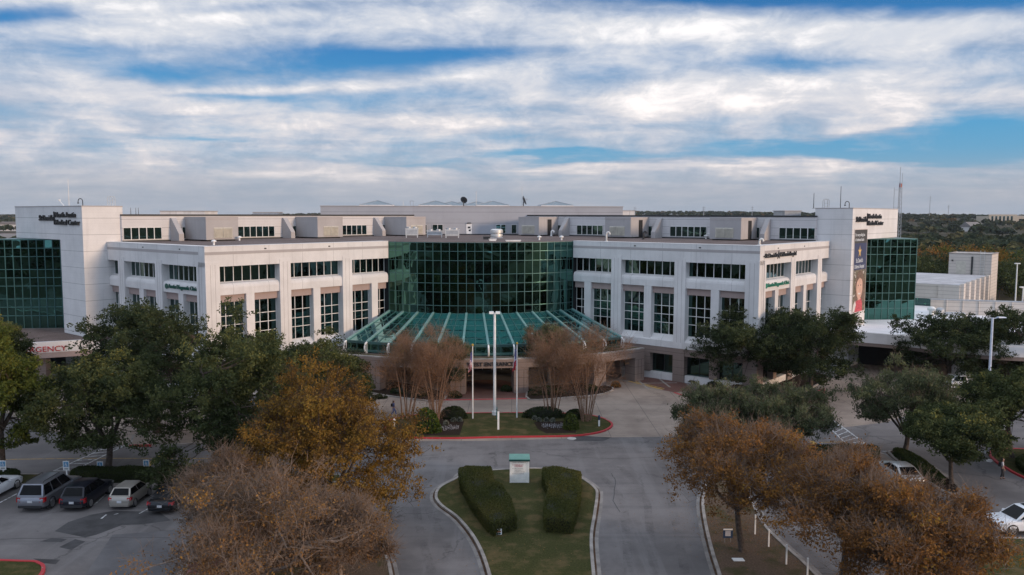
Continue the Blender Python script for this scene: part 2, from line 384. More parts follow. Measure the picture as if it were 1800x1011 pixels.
def lawn_mat(name, g1, g2, dry, amt):
    def fn(t):
        p = POS(t); f = t.noise(p, 9, 4, 0.75); n = t.noise(p, 0.6, 5, 0.65); l = t.noise(p, 4.0, 3, 0.8)
        c = t.mix(t.fac(f, 0.3, 0.7), g1, g2)
        c = t.mix(t.math('MULTIPLY', t.fac(n, 0.45, 0.68), amt), c, dry)
        c = t.mix(t.math('MULTIPLY', t.fac(l, 0.66, 0.72), 0.6), c, (0.15, 0.085, 0.045))
        return PB(t, c, 0.95, normal=bump(t, f, 0.8, 0.06), spec=0.05)
    return mat(name, fn)
M_lawn = lawn_mat('lawn', (0.032, 0.037, 0.013), (0.070, 0.070, 0.026), (0.135, 0.098, 0.048), 0.8)
M_bed = lawn_mat('mulch_and_thin_grass', (0.090, 0.062, 0.045), (0.165, 0.115, 0.08), (0.060, 0.062, 0.024), 0.75)
M_mulch = lawn_mat('dark_mulch', (0.018, 0.013, 0.010), (0.045, 0.030, 0.022), (0.03, 0.02, 0.015), 0.5)
M_leafdirt = lawn_mat('leaves_in_gutter', (0.055, 0.034, 0.022), (0.11, 0.065, 0.04), (0.15, 0.13, 0.115), 0.7)
def ground_fn(t):
    p = POS(t); f = t.noise(p, 0.05, 6, 0.65); n = t.noise(p, 0.008, 5, 0.6)
    c = t.mix(t.fac(f, 0.3, 0.7), (0.030, 0.030, 0.016), (0.085, 0.068, 0.04))
    c = t.mix(t.math('MULTIPLY', t.fac(n, 0.5, 0.7), 0.5), c, (0.11, 0.10, 0.085))
    return PB(t, c, 0.95, spec=0.15)
M_ground = mat('dry_ground', ground_fn)
M_bark = plain('bark', (0.075, 0.060, 0.050), 0.95, 0, 0.35, 6, 0.08)
M_paletwig = plain('pale_bark', (0.235, 0.145, 0.098), 0.9, 0, 0.3, 6, 0.06)
M_greytwig = plain('grey_twig', (0.20, 0.148, 0.115), 0.9, 0, 0.3, 3, 0.06); M_palelimb = plain('pale_limb', (0.22, 0.175, 0.145), 0.9, 0, 0.3, 3, 0.06); M_darktwig = plain('dark_twig', (0.075, 0.053, 0.04), 0.9, 0, 0.3, 3, 0.06)
def leaf_mat(name, stops, trans=0.25):
    def fn(t):
        a = t.n('ShaderNodeAttribute', attribute_name='tint').outputs['Fac']
        c = t.ramp(a, stops)
        b = PB(t, c, 0.75, spec=0.06)
        tr = t.n('ShaderNodeBsdfTranslucent', {'Color': c}).outputs[0]
        return t.n('ShaderNodeMixShader', {0: trans, 1: b, 2: tr}).outputs[0]
    return mat(name, fn)
LF_oak = leaf_mat('oak_leaves', [(0.0, (0.024, 0.034, 0.015)), (0.5, (0.058, 0.073, 0.029)), (0.85, (0.120, 0.130, 0.049)), (1.0, (0.23, 0.20, 0.05))])
LF_dark = leaf_mat('dark_oak_leaves', [(0.0, (0.020, 0.029, 0.015)), (0.6, (0.050, 0.066, 0.029)), (1.0, (0.115, 0.125, 0.052))])
LF_olive = leaf_mat('olive_leaves', [(0.0, (0.034, 0.047, 0.027)), (0.6, (0.085, 0.100, 0.050)), (1.0, (0.175, 0.180, 0.092))])
LF_lime = leaf_mat('lime_leaves', [(0.0, (0.036, 0.055, 0.015)), (0.6, (0.085, 0.105, 0.024)), (1.0, (0.17, 0.17, 0.035))])
LF_gold = leaf_mat('golden_leaves', [(0.0, (0.105, 0.055, 0.018)), (0.35, (0.185, 0.102, 0.024)), (0.75, (0.262, 0.152, 0.032)), (1.0, (0.22, 0.155, 0.028))])
LF_rust = leaf_mat('rust_leaves', [(0.0, (0.105, 0.055, 0.026)), (0.4, (0.215, 0.102, 0.034)), (0.75, (0.31, 0.145, 0.040)), (1.0, (0.30, 0.20, 0.035))])
LF_brown = leaf_mat('dead_brown_leaves', [(0.0, (0.10, 0.063, 0.043)), (0.4, (0.17, 0.105, 0.062)), (0.7, (0.27, 0.140, 0.050)), (1.0, (0.42, 0.23, 0.05))])
LF_myrtle = leaf_mat('myrtle_leaves', [(0.0, (0.13, 0.062, 0.036)), (0.5, (0.22, 0.110, 0.058)), (0.85, (0.26, 0.150, 0.062)), (1.0, (0.11, 0.105, 0.034))])
LF_far = leaf_mat('wood_leaves', [(0.0, (0.034, 0.045, 0.028)), (0.35, (0.060, 0.074, 0.040)), (0.6, (0.105, 0.098, 0.046)), (0.8, (0.155, 0.098, 0.05)), (0.92, (0.20, 0.145, 0.045)), (1.0, (0.21, 0.10, 0.05))], 0.1)
LF_hedge = leaf_mat('hedge_leaves', [(0.0, (0.034, 0.044, 0.014)), (0.55, (0.072, 0.080, 0.024)), (1.0, (0.135, 0.115, 0.036))])
LF_bush = leaf_mat('bush_leaves', [(0.0, (0.018, 0.028, 0.011)), (0.7, (0.038, 0.052, 0.018)), (1.0, (0.06, 0.075, 0.022))])
LF_yel = leaf_mat('yellow_flowering_leaves', [(0.0, (0.03, 0.055, 0.012)), (0.7, (0.065, 0.10, 0.02)), (0.85, (0.32, 0.24, 0.02)), (1.0, (0.45, 0.30, 0.02))])
LF_silver = leaf_mat('silver_leaves', [(0.0, (0.12, 0.13, 0.10)), (1.0, (0.30, 0.31, 0.26))])
LF_wht = leaf_mat('white_petals', [(0.0, (0.16, 0.16, 0.17)), (1.0, (0.62, 0.62, 0.66))])
# ================================================================ THE GROUND
def sheet(name, pts, z, m, kind='structure', label=None):
    mb = MB(); mb.poly([(p[0], p[1], z) for p in pts], 0)
    o = mb.build(name, m); tag(o, label, None, None, kind)
    if o.data.polygons[0].normal.z < 0: o.data.flip_normals()
    return o
def px(*pts): return [G(x, y) for x, y in pts]
def hill(x, y):                               # gentle rise of the far land
    r = math.hypot(x, y); s = max(0.0, min(1.0, (r - 500) / 1900)); s = s * s * (3 - 2 * s)
    return s * (13 + 5 * math.sin(x * 0.0021 + 1.3) + 3 * math.sin(x * 0.006 + y * 0.002) + (3 if x > 0 else -2))
def build_ground():
    mb = MB(); rings = [0, 60, 130, 220, 350, 550, 800, 1100, 1500, 2000, 2600, 3400, 4600, 7000, 12000]; n = 96
    for i, r in enumerate(rings):
        for k in range(n):
            a = 2 * math.pi * k / n; x, y = r * math.cos(a), r * math.sin(a) + 90
            mb.v.append((x, y, -0.03 + hill(x, y)))
    for i in range(len(rings) - 1):
        for k in range(n):
            a, b = i * n + k, i * n + (k + 1) % n
            mb.f.append((a, b, b + n, a + n) if i else (a, b + n, a + n)); mb.m.append(0)
    o = mb.build('ground', M_ground, smooth=False, recalc=False); tag(o, kind='structure')
build_ground()
sheet('asphalt_road', [(-110, 8), (100, 8), (112, 60), (112, 112), (40, 112), (-40, 108), (-112, 108)], 0.0, M_asphalt)
# concrete drop-off apron between the road and the entrance, and its side arms
sheet('concrete_apron', px((600, 775), (690, 776), (860, 775), (1075, 769), (1212, 767), (1236, 740), (1250, 706), (1224, 690), (1180, 676), (1125, 668), (1085, 664), (1010, 672), (930, 676), (800, 684), (690, 676), (640, 660), (585, 670), (560, 700)), 0.004, M_paving)
sheet('concrete_drive', px((1398, 690), (1432, 682), (1460, 668), (1490, 640), (1640, 632), (1760, 668), (1800, 700), (1640, 714), (1560, 742), (1480, 752), (1462, 742), (1440, 722)), 0.004, M_paving)
sheet('emergency_drive', px((-60, 690), (60, 668), (190, 660), (330, 668), (420, 700), (470, 745), (330, 776), (230, 786), (60, 752)), 0.004, M_paving)
def smooth_closed(pts, n=5): return catmull(pts, n, True)
def kerbed(top_name, pts, m_top, m_kerb=None, h=0.14, wk=0.2, gutter=0.36, kerb_name='kerb', n=5, smooth=True, crown=0.0):
    P = [Vector((p[0], p[1], 0)) for p in pts]
    P = smooth_closed(P, n) if smooth else P
    if area(P) < 0: P.reverse()
    inn = offset(P, wk); out = offset(P, -gutter) if gutter else None
    mb = MB(); N = len(P)
    for k in range(N):
        j = (k + 1) % N
        a, b, c, d = P[k], P[j], inn[k], inn[j]
        mb.quad((a.x, a.y, 0), (b.x, b.y, 0), (b.x, b.y, h), (a.x, a.y, h))
        mb.quad((a.x, a.y, h), (b.x, b.y, h), (d.x, d.y, h), (c.x, c.y, h))
        mb.quad((c.x, c.y, h), (d.x, d.y, h), (d.x, d.y, 0.0), (c.x, c.y, 0.0))
    tag(mb.build(kerb_name, m_kerb or M_kerb), kind='structure')
    if gutter:
        mb = MB()
        for k in range(N):
            j = (k + 1) % N; mb.quad((P[k].x, P[k].y, .010), (P[j].x, P[j].y, .010), (out[j].x, out[j].y, .010), (out[k].x, out[k].y, .010))
        tag(mb.build('gutter', M_gutter), kind='structure')
        mb = MB(); lo = offset(P, -.13)
        for k in range(N):
            j = (k + 1) % N; mb.quad((P[k].x, P[k].y, .016), (P[j].x, P[j].y, .016), (lo[j].x, lo[j].y, .016), (lo[k].x, lo[k].y, .016))
        tag(mb.build('gutter_leaves', M_leafdirt), kind='structure')
    mb = MB(); mb.poly([(p.x, p.y, h - 0.03) for p in inn])
    o = mb.build(top_name, m_top); tag(o, kind='structure')
    if o.data.polygons[0].normal.z < 0: o.data.flip_normals()
    return P
# centre island with the two clipped hedges
kerbed('island_lawn', px((862, 1030), (838, 960), (805, 915), (773, 890), (764, 874), (772, 858), (800, 843), (815, 832), (865, 828), (905, 826), (950, 825), (1000, 830), (1030, 846), (1048, 860), (1052, 872), (1048, 905), (1042, 950), (1048, 1030), (1062, 1200), (900, 1200)), M_lawn, M_kerb, crown=0)
# flag island with the red kerb
kerbed('flag_lawn', px((676, 756), (688, 766), (720, 771), (800, 772), (880, 770), (960, 769), (1020, 767), (1060, 760), (1077, 750), (1072, 742), (1052, 734), (1020, 729), (950, 727), (870, 727), (800, 728), (740, 730), (700, 735), (678, 744)), M_lawn, M_redkerb, gutter=0)
# right bed beside the drive
kerbed('right_bed', px((1236, 866), (1233, 890), (1239, 930), (1250, 975), (1264, 1020), (1300, 1150), (1640, 1200), (1460, 1035), (1416, 992), (1380, 960), (1346, 925), (1320, 880), (1290, 848), (1262, 838), (1244, 846)), M_bed, M_kerb)
# left bed under the sparse tree
kerbed('left_bed', px((628, 905), (652, 922), (670, 950), (684, 985), (692, 1020), (720, 1180), (200, 1200), (330, 1000), (420, 925), (500, 890), (570, 884)), M_bed, M_kerb)
# strip between the left car park and the road
kerbed('left_strip', px((126, 854), (148, 834), (300, 831), (480, 832), (600, 836), (596, 850), (440, 854), (300, 853.5)), M_lawn, M_kerb, gutter=0, smooth=False)
kerbed('left_strip_end', px((-140, 858), (-140, 836), (92, 835), (50, 854)), M_lawn, M_kerb, gutter=0, smooth=False)
sheet('sidewalk', px((50, 856), (94, 834), (148, 833), (124, 856)), 0.006, M_paving)
# right strip, sidewalk and pointed bed
kerbed('right_strip', px((1418, 801), (1425, 793), (1536, 797), (1530, 815), (1440, 813)), M_mulch, M_kerb, gutter=0, smooth=False)
sheet('sidewalk', px((1540, 796), (1560, 796), (1700, 876), (1640, 872), (1590, 845), (1535, 818)), 0.006, M_paving)
kerbed('pointed_bed', px((1560, 797), (1585, 797), (1622, 812), (1660, 836), (1686, 856), (1690, 868), (1676, 871), (1650, 862), (1612, 834)), M_mulch, M_kerb, n=3)
kerbed('right_island', px((1738, 800), (1744, 793), (1768, 790), (1880, 796), (1960, 830), (1900, 880), (1800, 842), (1766, 824), (1748, 812)), M_lawn, M_redkerb, n=4, gutter=0)
kerbed('corner_island', px((-120, 992), (40, 988), (72, 992), (80, 1002), (70, 1020), (20, 1080), (-160, 1080)), M_lawn, M_redkerb, n=4, gutter=0)
kerbed('front_island', px((1700, 952), (1800, 948), (1900, 952), (1960, 1010), (1800, 1030), (1690, 1000)), M_lawn, M_kerb, n=4, gutter=0)
kerbed('apron_corner', px((228, 786), (232, 768), (300, 752), (420, 760), (470, 776), (300, 784)), M_paving, M_kerb, n=3, gutter=0, smooth=False)
kerbed('apron_point', px((1452, 752), (1440, 722), (1438, 700), (1452, 690), (1448, 684), (1424, 694), (1380, 720), (1340, 744), (1380, 756)), M_bed, M_redkerb, n=3, gutter=0, smooth=False)
kerbed('planting_bed', px((1206, 668), (1260, 684), (1330, 712), (1420, 688), (1460, 664), (1420, 650), (1300, 676), (1240, 662), (1190, 650)), M_mulch, M_kerb, n=3, gutter=0, smooth=False)
a_, b_ = G(228, 786), G(266, 785); mb = MB(); mb.hexa([(x, y, z) for z in (.002, .155) for x, y in ((a_.x - .02, a_.y - .04), (b_.x, b_.y - .04), (b_.x, b_.y + .24), (a_.x - .02, a_.y + .24))]); tag(mb.build('red_kerb', M_redkerb), kind='structure')
# brick paving at the entrance and at the south walk
sheet('brick_paving', px((778, 702), (938, 699), (930, 680), (880, 668), (830, 668), (790, 682)), 0.009, M_brick)
sheet('brick_paving', px((1112, 668), (1165, 686), (1186, 690), (1222, 686), (1196, 668), (1160, 658), (1128, 657)), 0.009, M_brick)
for a, b in (((1117, 665), (1140, 684)), ((1150, 659), (1178, 681)), ((1128, 674), (1190, 673))):
    A, B = G(*a), G(*b); t = (B - A).normalized(); nn = Vector((-t.y, t.x, 0)) * .13
    sheet('brick_border', [A + nn, B + nn, B - nn, A - nn], 0.013, M_kerb)
for A, B, wd in ((G(778, 703.5), G(938, 700.5), .22), (G(1185, 690), G(1232, 706), .15)):
    t = (B - A).normalized(); nn = Vector((-t.y, t.x, 0)) * wd
    sheet('red_edge_line', [A + nn, B + nn, B - nn, A - nn], 0.014, M_redkerb)
# planters under the canopy
kerbed('planting_bed', px((640, 688), (700, 700), (772, 706), (780, 690), (700, 672), (650, 672)), M_mulch, M_kerb, n=3, gutter=0)
kerbed('planting_bed', px((930, 704), (1000, 700), (1060, 694), (1078, 682), (1020, 674), (936, 684)), M_mulch, M_kerb, n=3, gutter=0)
# painted lines
def line(a, b, wd, m, name='painted_line', z=.012):
    A, B = G(*a), G(*b); t = (B - A).normalized(); nn = Vector((-t.y, t.x, 0)) * wd / 2
    sheet(name, [A + nn, B + nn, B - nn, A - nn], z, m)
line((1105, 670), (1165, 685), .35, M_lineyellow); line((1108, 668.5), (1168, 683.5), .18, M_lineyellow)
line((248, 828), (291, 795), .45, M_lineyellow); line((140, 806), (560, 806), .12, M_lineyellow); line((0, 808), (140, 806), .12, M_lineyellow)
line((1425, 775), (1456, 797), .45, M_lineyellow); line((1440, 778), (1482, 777), .14, M_lineyellow); 
for a, b in (((94, 828), (190, 785)), ((128, 828), (226, 780))): line(a, b, .15, M_linewhite)
for k in range(7):
    f = k / 7; line((94 + 96 * f, 828 - 43 * f), (128 + 98 * f, 828 - 48 * f), .14, M_linewhite)
line((1463, 738), (1545, 797), .16, M_linewhite); line((1456, 750), (1505, 797), .16, M_linewhite); line((1535, 793), (1572, 802), .16, M_linewhite); line((1545, 793), (1580, 795), .14, M_linewhite)
for k in range(9):
    f = k / 8.5; line((1456 + 46 * f, 750 + 44 * f), (1467 + 68 * f, 741 + 49 * f), .14, M_linewhite)
for x0, y0, x1, y1 in ((-10, 889, 30, 868), (165, 888, 190, 866), (245, 903, 300, 872), (-60, 905, -20, 885)): line((x0, y0), (x1, y1), .12, M_linewhite)
line((178, 912), (187, 905), .12, M_linewhite); line((200, 905), (208, 903), .1, M_linewhite); line((247, 871), (300, 872), .12, M_linewhite)
line((1735, 949), (1830, 945), .14, M_linewhite); line((1600, 876), (1640, 872), .8, M_lineblue); line((1580, 868), (1640, 880), .12, M_lineblue)
for a, b in (((1728, 796), (1740, 793)), ((1736, 812), (1744, 808))): line(a, b, .5, M_linewhite)
def track(pts, wd, m, z):
    P = catmull([G(*q) for q in pts], 6); A_ = offset(P, wd / 2, False); B_ = offset(P, -wd / 2, False); mb = MB()
    for k in range(len(P) - 1): mb.quad((A_[k].x, A_[k].y, z), (B_[k].x, B_[k].y, z), (B_[k + 1].x, B_[k + 1].y, z), (A_[k + 1].x, A_[k + 1].y, z))
    o = mb.build('tyre_marks', m, recalc=False); tag(o, kind='structure')
def rub_fn(t):
    p = POS(t); n = t.noise(p, 0.5, 6, 0.7); s_ = t.noise(p, 4, 4, 0.7)
    tr = t.n('ShaderNodeBsdfTransparent').outputs[0]; b = PB(t, (0.045, 0.042, 0.042), .9, spec=.1)
    return t.n('ShaderNodeMixShader', {0: t.math('MULTIPLY', t.fac(n, 0.42, 0.68), t.math('MULTIPLY', t.fac(s_, 0.25, 0.7), 0.26)), 1: tr, 2: b}).outputs[0]
M_rub = mat('rubber_marks', rub_fn)
for k, pts in enumerate((((1150, 1010), (1142, 930), (1132, 870), (1090, 820)), ((1205, 1010), (1190, 930), (1178, 870), (1170, 815), (1190, 782)), ((1105, 1010), (1100, 930), (1092, 876), (1050, 830)), ((760, 1010), (738, 930), (735, 870), (770, 825)), ((812, 1010), (770, 930), (742, 880), (700, 850)), ((560, 822), (760, 806), (1000, 790), (1240, 786)), ((500, 800), (760, 790), (1000, 781), (1240, 775)), ((1120, 742), (1160, 720), (1170, 700), (1130, 684)))):
    track(pts, .55 if k < 5 else .8, M_rub, .0105 + .0006 * k)
def seal(pts, wd=.07):
    P = catmull([G(*q) for q in pts], 5); rr = random.Random(len(pts)); P = [p + Vector((rr.uniform(-.06, .06), rr.uniform(-.06, .06), 0)) for p in P]; A_ = offset(P, wd / 2, False); B_ = offset(P, -wd / 2, False); mb = MB()
    for k in range(len(P) - 1): mb.quad((A_[k].x, A_[k].y, .0095), (B_[k].x, B_[k].y, .0095), (B_[k + 1].x, B_[k + 1].y, .0095), (A_[k + 1].x, A_[k + 1].y, .0095))
    tag(mb.build('crack_seal', M_tar, recalc=False), kind='structure')
for pts in (((1075, 832), (1082, 850), (1078, 880), (1090, 900)), ((0, 948), (80, 946), (190, 946), (300, 945)), ((960, 800), (1080, 806), (1210, 800))): seal(pts, .045)
# tar patches, darker and lighter slabs in the left car park
sheet('tar_patch', px((96, 934), (120, 918), (160, 905), (200, 898), (280, 900), (300, 915), (250, 922), (215, 923), (170, 940), (150, 945)), .006, M_tar)
sheet('tar_patch', px((104, 962), (132, 948), (150, 952), (126, 967)), .006, M_tar)
sheet('tar_patch', px((70, 952), (92, 946), (118, 948), (108, 953)), .006, M_tar)
sheet('tar_patch', px((58, 982), (106, 984), (98, 992), (76, 990)), .006, M_tar)
sheet('tar_patch', px((1000, 765), (1075, 769), (1060, 776), (1010, 775)), .0065, M_tar)
sheet('patched_asphalt', px((198, 940), (330, 930), (300, 1040), (130, 1040)), .005, M_asphalt2)
# cast iron cover by the red kerb
mb = MB(); c = G(1005, 771); mb.lathe([(0.42, .0), (0.42, .02), (0.30, .035), (0, .04)], (c.x, c.y, .006), 16); tag(mb.build('manhole_cover', M_ltmetal, smooth=True), 'round grey manhole cover beside the red kerb', 'manhole cover')

# ================================================================ THE HOSPITAL
H = empty('hospital_building', BO, BR)
tag(H, 'wide white concrete hospital with green glass front and corner towers', 'building')
Q = math.sqrt(.5)
class Fr:                                     # a facade's own frame: t along, o outwards, z up
    def __init__(s, org, dr, nr): s.o = org; s.d = dr; s.n = nr
    def p(s, t, o, z): return (s.o[0] + s.d[0] * t + s.n[0] * o, s.o[1] + s.d[1] * t + s.n[1] * o, z)
    def box(s, mb, t0, t1, o0, o1, z0, z1, m=0):
        mb.hexa([s.p(t, o, z) for z in (z0, z1) for t, o in ((t0, o0), (t1, o0), (t1, o1), (t0, o1))], m)
    def prof(s, mb, pts, t0, t1, m=0):
        mb.loft([[s.p(t0, o, z) for o, z in pts], [s.p(t1, o, z) for o, z in pts]], m)
def window(fr, t0, t1, z0, z1, o, vs, hs, gm, fm, bar=.07, parent=H, jit=0.0, name='window'):
    """one window: the glass, and its frame as a sub-part"""
    g = MB(); fr.box(g, t0, t1, o - .05, o, z0, z1)
    go = g.build(name, gm, parent)
    f = MB(); e = .045
    for t in [t0] + list(vs) + [t1]: fr.box(f, max(t0, t - bar / 2), min(t1, t + bar / 2), o + .002, o + e + .03, z0, z1)
    for z in [z0] + list(hs) + [z1]: fr.box(f, t0, t1, o + .002, o + e, max(z0, z - bar / 2), min(z1, z + bar / 2))
    f.build('frame', fm, go)
    return go
def facade(fr, L, start, white_low=True):
    mb = MB(); P0 = 4.15
    bays = []; a = 1.7
    for k in (1, 2, 3):
        c = 0.94 + 9.14 * k; bays.append((a, min(c - .75, L))); a = c + .75
        if c - .75 < L:
            fr.box(mb, c - .75, min(c + .75, L), -1.3, .05, P0, 15.28); fr.box(mb, c - .78, min(c + .78, L), -1.3, .03, 0, P0 - .003, 2)
            for q in (-.28, .28): fr.box(mb, c + q - .02, c + q + .02, .05, .056, 4.9, 15.0, 3)
    fr.box(mb, start, 1.7, -1.3, .05 if start == 0 else .05, P0, 15.28); fr.box(mb, start, 1.72, -1.3, .03, 0, P0 - .003, 2)
    for q in (.6, 1.15): fr.box(mb, q - .02 + (start > 0) * .1, q + .02 + (start > 0) * .1, .05, .056, 4.9, 15.0, 3)
    s0 = start
    fr.box(mb, s0, L, -1.3, 0, 14.78, 17.0); fr.box(mb, s0, L, 0, .012, 16.08, 16.40, 3)  # thin grey strip paints the shadow of a recessed line along the parapet
    fr.box(mb, s0, L, -1.3, .015, 16.93, 17.03)
    for a, b in bays:
        m = (a + (a + 7.64)) / 2 if a > 3 else (a + b) / 2
        fr.prof(mb, [(-1.3, 11.62), (-.12, 11.62), (-.10, 12.40), (-.16, 12.66), (-.34, 12.86), (-.88, 13.0), (-1.3, 13.0)], a, b)
        fr.prof(mb, [(-1.3, P0), (-.01, P0), (-.01, 4.95), (-.25, 5.15), (-.88, 5.62), (-1.3, 5.62)], a, b)
        if m + .5 < L: fr.box(mb, m - .52, m + .52, -1.3, -.14, 4.8, 11.62)
        for c0, c1 in ((a, m - .52), (m + .52, b)):
            if c1 - c0 < .4 or c0 > L: continue
            fr.box(mb, c0, c1, -1.3, -.50, 10.78, 11.62, 1)
            n = max(1, round((c1 - c0) / 1.05)); w_ = (c1 - c0)
            window(fr, c0, c1, 5.62, 10.78, -.9, [c0 + w_ * k / n for k in range(1, n)], [7.1, 8.15, 9.2], M_glass, M_frame)
        n = max(1, round((b - a) / 1.09))
        window(fr, a, b, 13.0, 14.78, -.9, [a + (b - a) * k / n for k in range(1, n)], [], M_glass, M_frame)
        fr.box(mb, a, b, -1.3, -.06, 3.25, P0 - .003, 2); fr.box(mb, a, b, -1.3, -.2, 0, .85, 0)
        if m + .5 < L: fr.box(mb, m - .5, m + .5, -1.3, -.1, .85, 3.25, 2)
        for c0, c1 in ((a, m - .5), (m + .5, b)):
            if c1 - c0 < .4 or c0 > L: continue
            window(fr, c0, c1, .85, 3.25, -.9, [(c0 + c1) / 2], [], M_glass, M_blackmetal)
    for t_ in ((5.2, 13.6) if start else (7.5, 16.5)): fr.box(mb, t_ - .14, t_ + .14, .0, .02, 16.52, 16.66, 4)
    mb.build('wing_wall', [M_wall, M_pink, M_brown, M_coping_shade, M_black], H)
FR = {}
for sx in (-1, 1):
    FR['front', sx] = Fr((30.68 * sx, 0), (-sx * Q, Q), (-sx * Q, -Q))
    FR['side', sx] = Fr((30.68 * sx, 0), (sx * Q, Q), (sx * Q, -Q))
    facade(FR['front', sx], 26.05, 0.0); facade(FR['side', sx], 22.83, 1.302)
# dark core behind the glass and the flat gravel roof
def arc(r, a0, a1, n, cy=35.1): return [(r * math.sin(R(a0 + (a1 - a0) * k / n)), cy - r * math.cos(R(a0 + (a1 - a0) * k / n))) for k in range(n + 1)]
core = [(-30.68, 1.85), (-12.9, 19.6), (12.9, 19.6), (30.68, 1.85), (45.5, 16.7), (62, 33), (62, 80), (-62, 80), (-62, 33), (-45.5, 16.7)]
mb = MB(); mb.prism(core, 0, 16.85); mb.build('core', M_dark, H)
mb = MB(); rf = [(-30.68, .4), (-12.3, 18.75)] + arc(20.45, -36.3, 36.3, 24) + [(12.3, 18.75), (30.68, .4), (46.7, 16.4), (62, 31.7), (62, 80), (-62, 80), (-62, 31.7), (-46.7, 16.4)]
mb.prism(rf, 16.86, 16.97); mb.build('gravel_roof', M_gravel, H)
# ---- the glass drum
ZR = [16.9, 15.80, 14.60, 12.88, 11.70, 10.55, 8.80, 7.75]
rnd = random.Random(5)
NP = 24; AH = 36.3
def onarc(r, a, z, cy=35.1): return Vector((r * math.sin(R(a)), cy - r * math.cos(R(a)), z))
mb = MB(); fm = MB()
for k in range(NP):
    a0, a1 = -AH + 2 * AH * k / NP, -AH + 2 * AH * (k + 1) / NP
    for q in range(len(ZR) - 1):
        e = [rnd.uniform(-.013, .013) for _ in range(3)]
        p = [onarc(20.6 + e[0], a0, ZR[q + 1]), onarc(20.6 + e[1], a1, ZR[q + 1]), onarc(20.6 + e[2], a1, ZR[q]), onarc(20.6 + e[0] + e[2] - e[1], a0, ZR[q])]
        mb.quad(*p)
drum = mb.build('curtain_wall', M_drum, H)
for k in range(NP + 1):
    a = -AH + 2 * AH * k / NP; c = onarc(20.62, a, 0); d = Vector((math.sin(R(a)), -math.cos(R(a)), 0)); t = Vector((d.y, -d.x, 0))
    pp = [c + t * u - d * .02 + d * vv for u, vv in ((-.028, 0), (.028, 0), (.028, .08), (-.028, .08))]
    fm.hexa([(p.x, p.y, z) for z in (7.7, 16.98) for p in pp])
for z in ZR:
    for k in range(NP):
        a0, a1 = -AH + 2 * AH * k / NP, -AH + 2 * AH * (k + 1) / NP
        q0, q1, q2, q3 = onarc(20.6, a0, z), onarc(20.6, a1, z), onarc(20.672, a1, z), onarc(20.672, a0, z)
        fm.hexa([(p.x, p.y, z + dz_) for dz_ in (-.028, .028) for p in (q0, q1, q2, q3)])
fm.build('mullions', M_green, drum)
mb = MB()
a_ = arc(20.56, -AH, AH, NP); b_ = arc(19.4, -AH, AH, NP)
for k in range(NP):
    mb.hexa([(*p, z) for z in (7.4, 16.86) for p in (a_[k], a_[k + 1], b_[k + 1], b_[k])])
mb.build('drum_backing', M_dark, H)
# ---- the sloping glass skirt
RE, AE, ZE = 30.8, 33.2, 5.3
def sk(k, f, lift=0.0):                       # k 0..24 across, f 0 top .. 1 eave
    a = (-AH + 2 * AH * k / NP) * (1 - f) + (-AE + 2 * AE * k / NP) * f
    r = 20.62 + (RE - 20.62) * f; return onarc(r, a, 7.78 + (ZE - 7.78) * f + lift)
mb = MB(); thin = MB(); ribs = MB()
for k in range(NP):
    for q in range(5):
        e = rnd.uniform(-.008, .008); mb.quad(sk(k, q / 5), sk(k + 1, q / 5, e), sk(k + 1, (q + 1) / 5), sk(k, (q + 1) / 5, e))
skirt = mb.build('glass_skirt_roof', M_skirt, H)
for k in range(NP + 1):
    big = k % 2 == 0; hw = .13 if big else .04; ht = .16 if big else .07; tgt = ribs if big else thin
    p0, p1 = sk(k, 0), sk(k, 1.0); a = R(-AE + 2 * AE * k / NP); t = Vector((math.cos(a), math.sin(a), 0)) * hw
    tgt.hexa([p0 - t + Vector((0, 0, -.05)), p0 + t + Vector((0, 0, -.05)), p1 + t + Vector((0, 0, -.05)), p1 - t + Vector((0, 0, -.05)), p0 - t + Vector((0, 0, ht)), p0 + t + Vector((0, 0, ht)), p1 + t + Vector((0, 0, ht)), p1 - t + Vector((0, 0, ht))])
for q in range(0, 6):
    for k in range(NP):
        p0, p1, p2, p3 = sk(k, q / 5 - .004), sk(k + 1, q / 5 - .004), sk(k + 1, q / 5 + .004), sk(k, q / 5 + .004)
        hh = .03 if q < 5 else .10
        thin.hexa([(*p.xy, p.z - .03) for p in (p0, p1, p2, p3)] + [(*p.xy, p.z + hh) for p in (p0, p1, p2, p3)])
thin.build('glazing_bars', M_green, skirt); ribs.build('ribs', M_ltgreen, skirt)
mb = MB(); fb = MB()                          # upright glass under the eave
for k in range(NP):
    a0, a1 = -AE + 2 * AE * k / NP, -AE + 2 * AE * (k + 1) / NP
    mb.quad(onarc(RE - .15, a0, 4.0), onarc(RE - .15, a1, 4.0), onarc(RE - .15, a1, ZE), onarc(RE - .15, a0, ZE))
    for z0, z1 in ((ZE - .22, ZE - .02), (4.12, 4.36)):
        fb.hexa([(*onarc(r, a, 0).xy, z) for z in (z0, z1) for r, a in ((RE - .14, a0), (RE - .14, a1), (RE - .02, a1), (RE - .02, a0))])
    if k: fb.hexa([(*(onarc(r, a0 + da, 0)).xy, z) for z in (4.0, ZE) for r, da in ((RE - .14, -.06), (RE - .14, .06), (RE - .06, .06), (RE - .06, -.06))])
for s in (-1, 1):                             # the gable ends of the skirt
    k = 0 if s < 0 else NP; p0, p1 = sk(k, 0), sk(k, 1)
    mb.quad((p0.x, p0.y, 4.0), (p1.x, p1.y, 4.0), p1, p0)
eg = mb.build('eave_glass', M_drum, H, recalc=False); fb.build('eave_frame', M_green, eg)
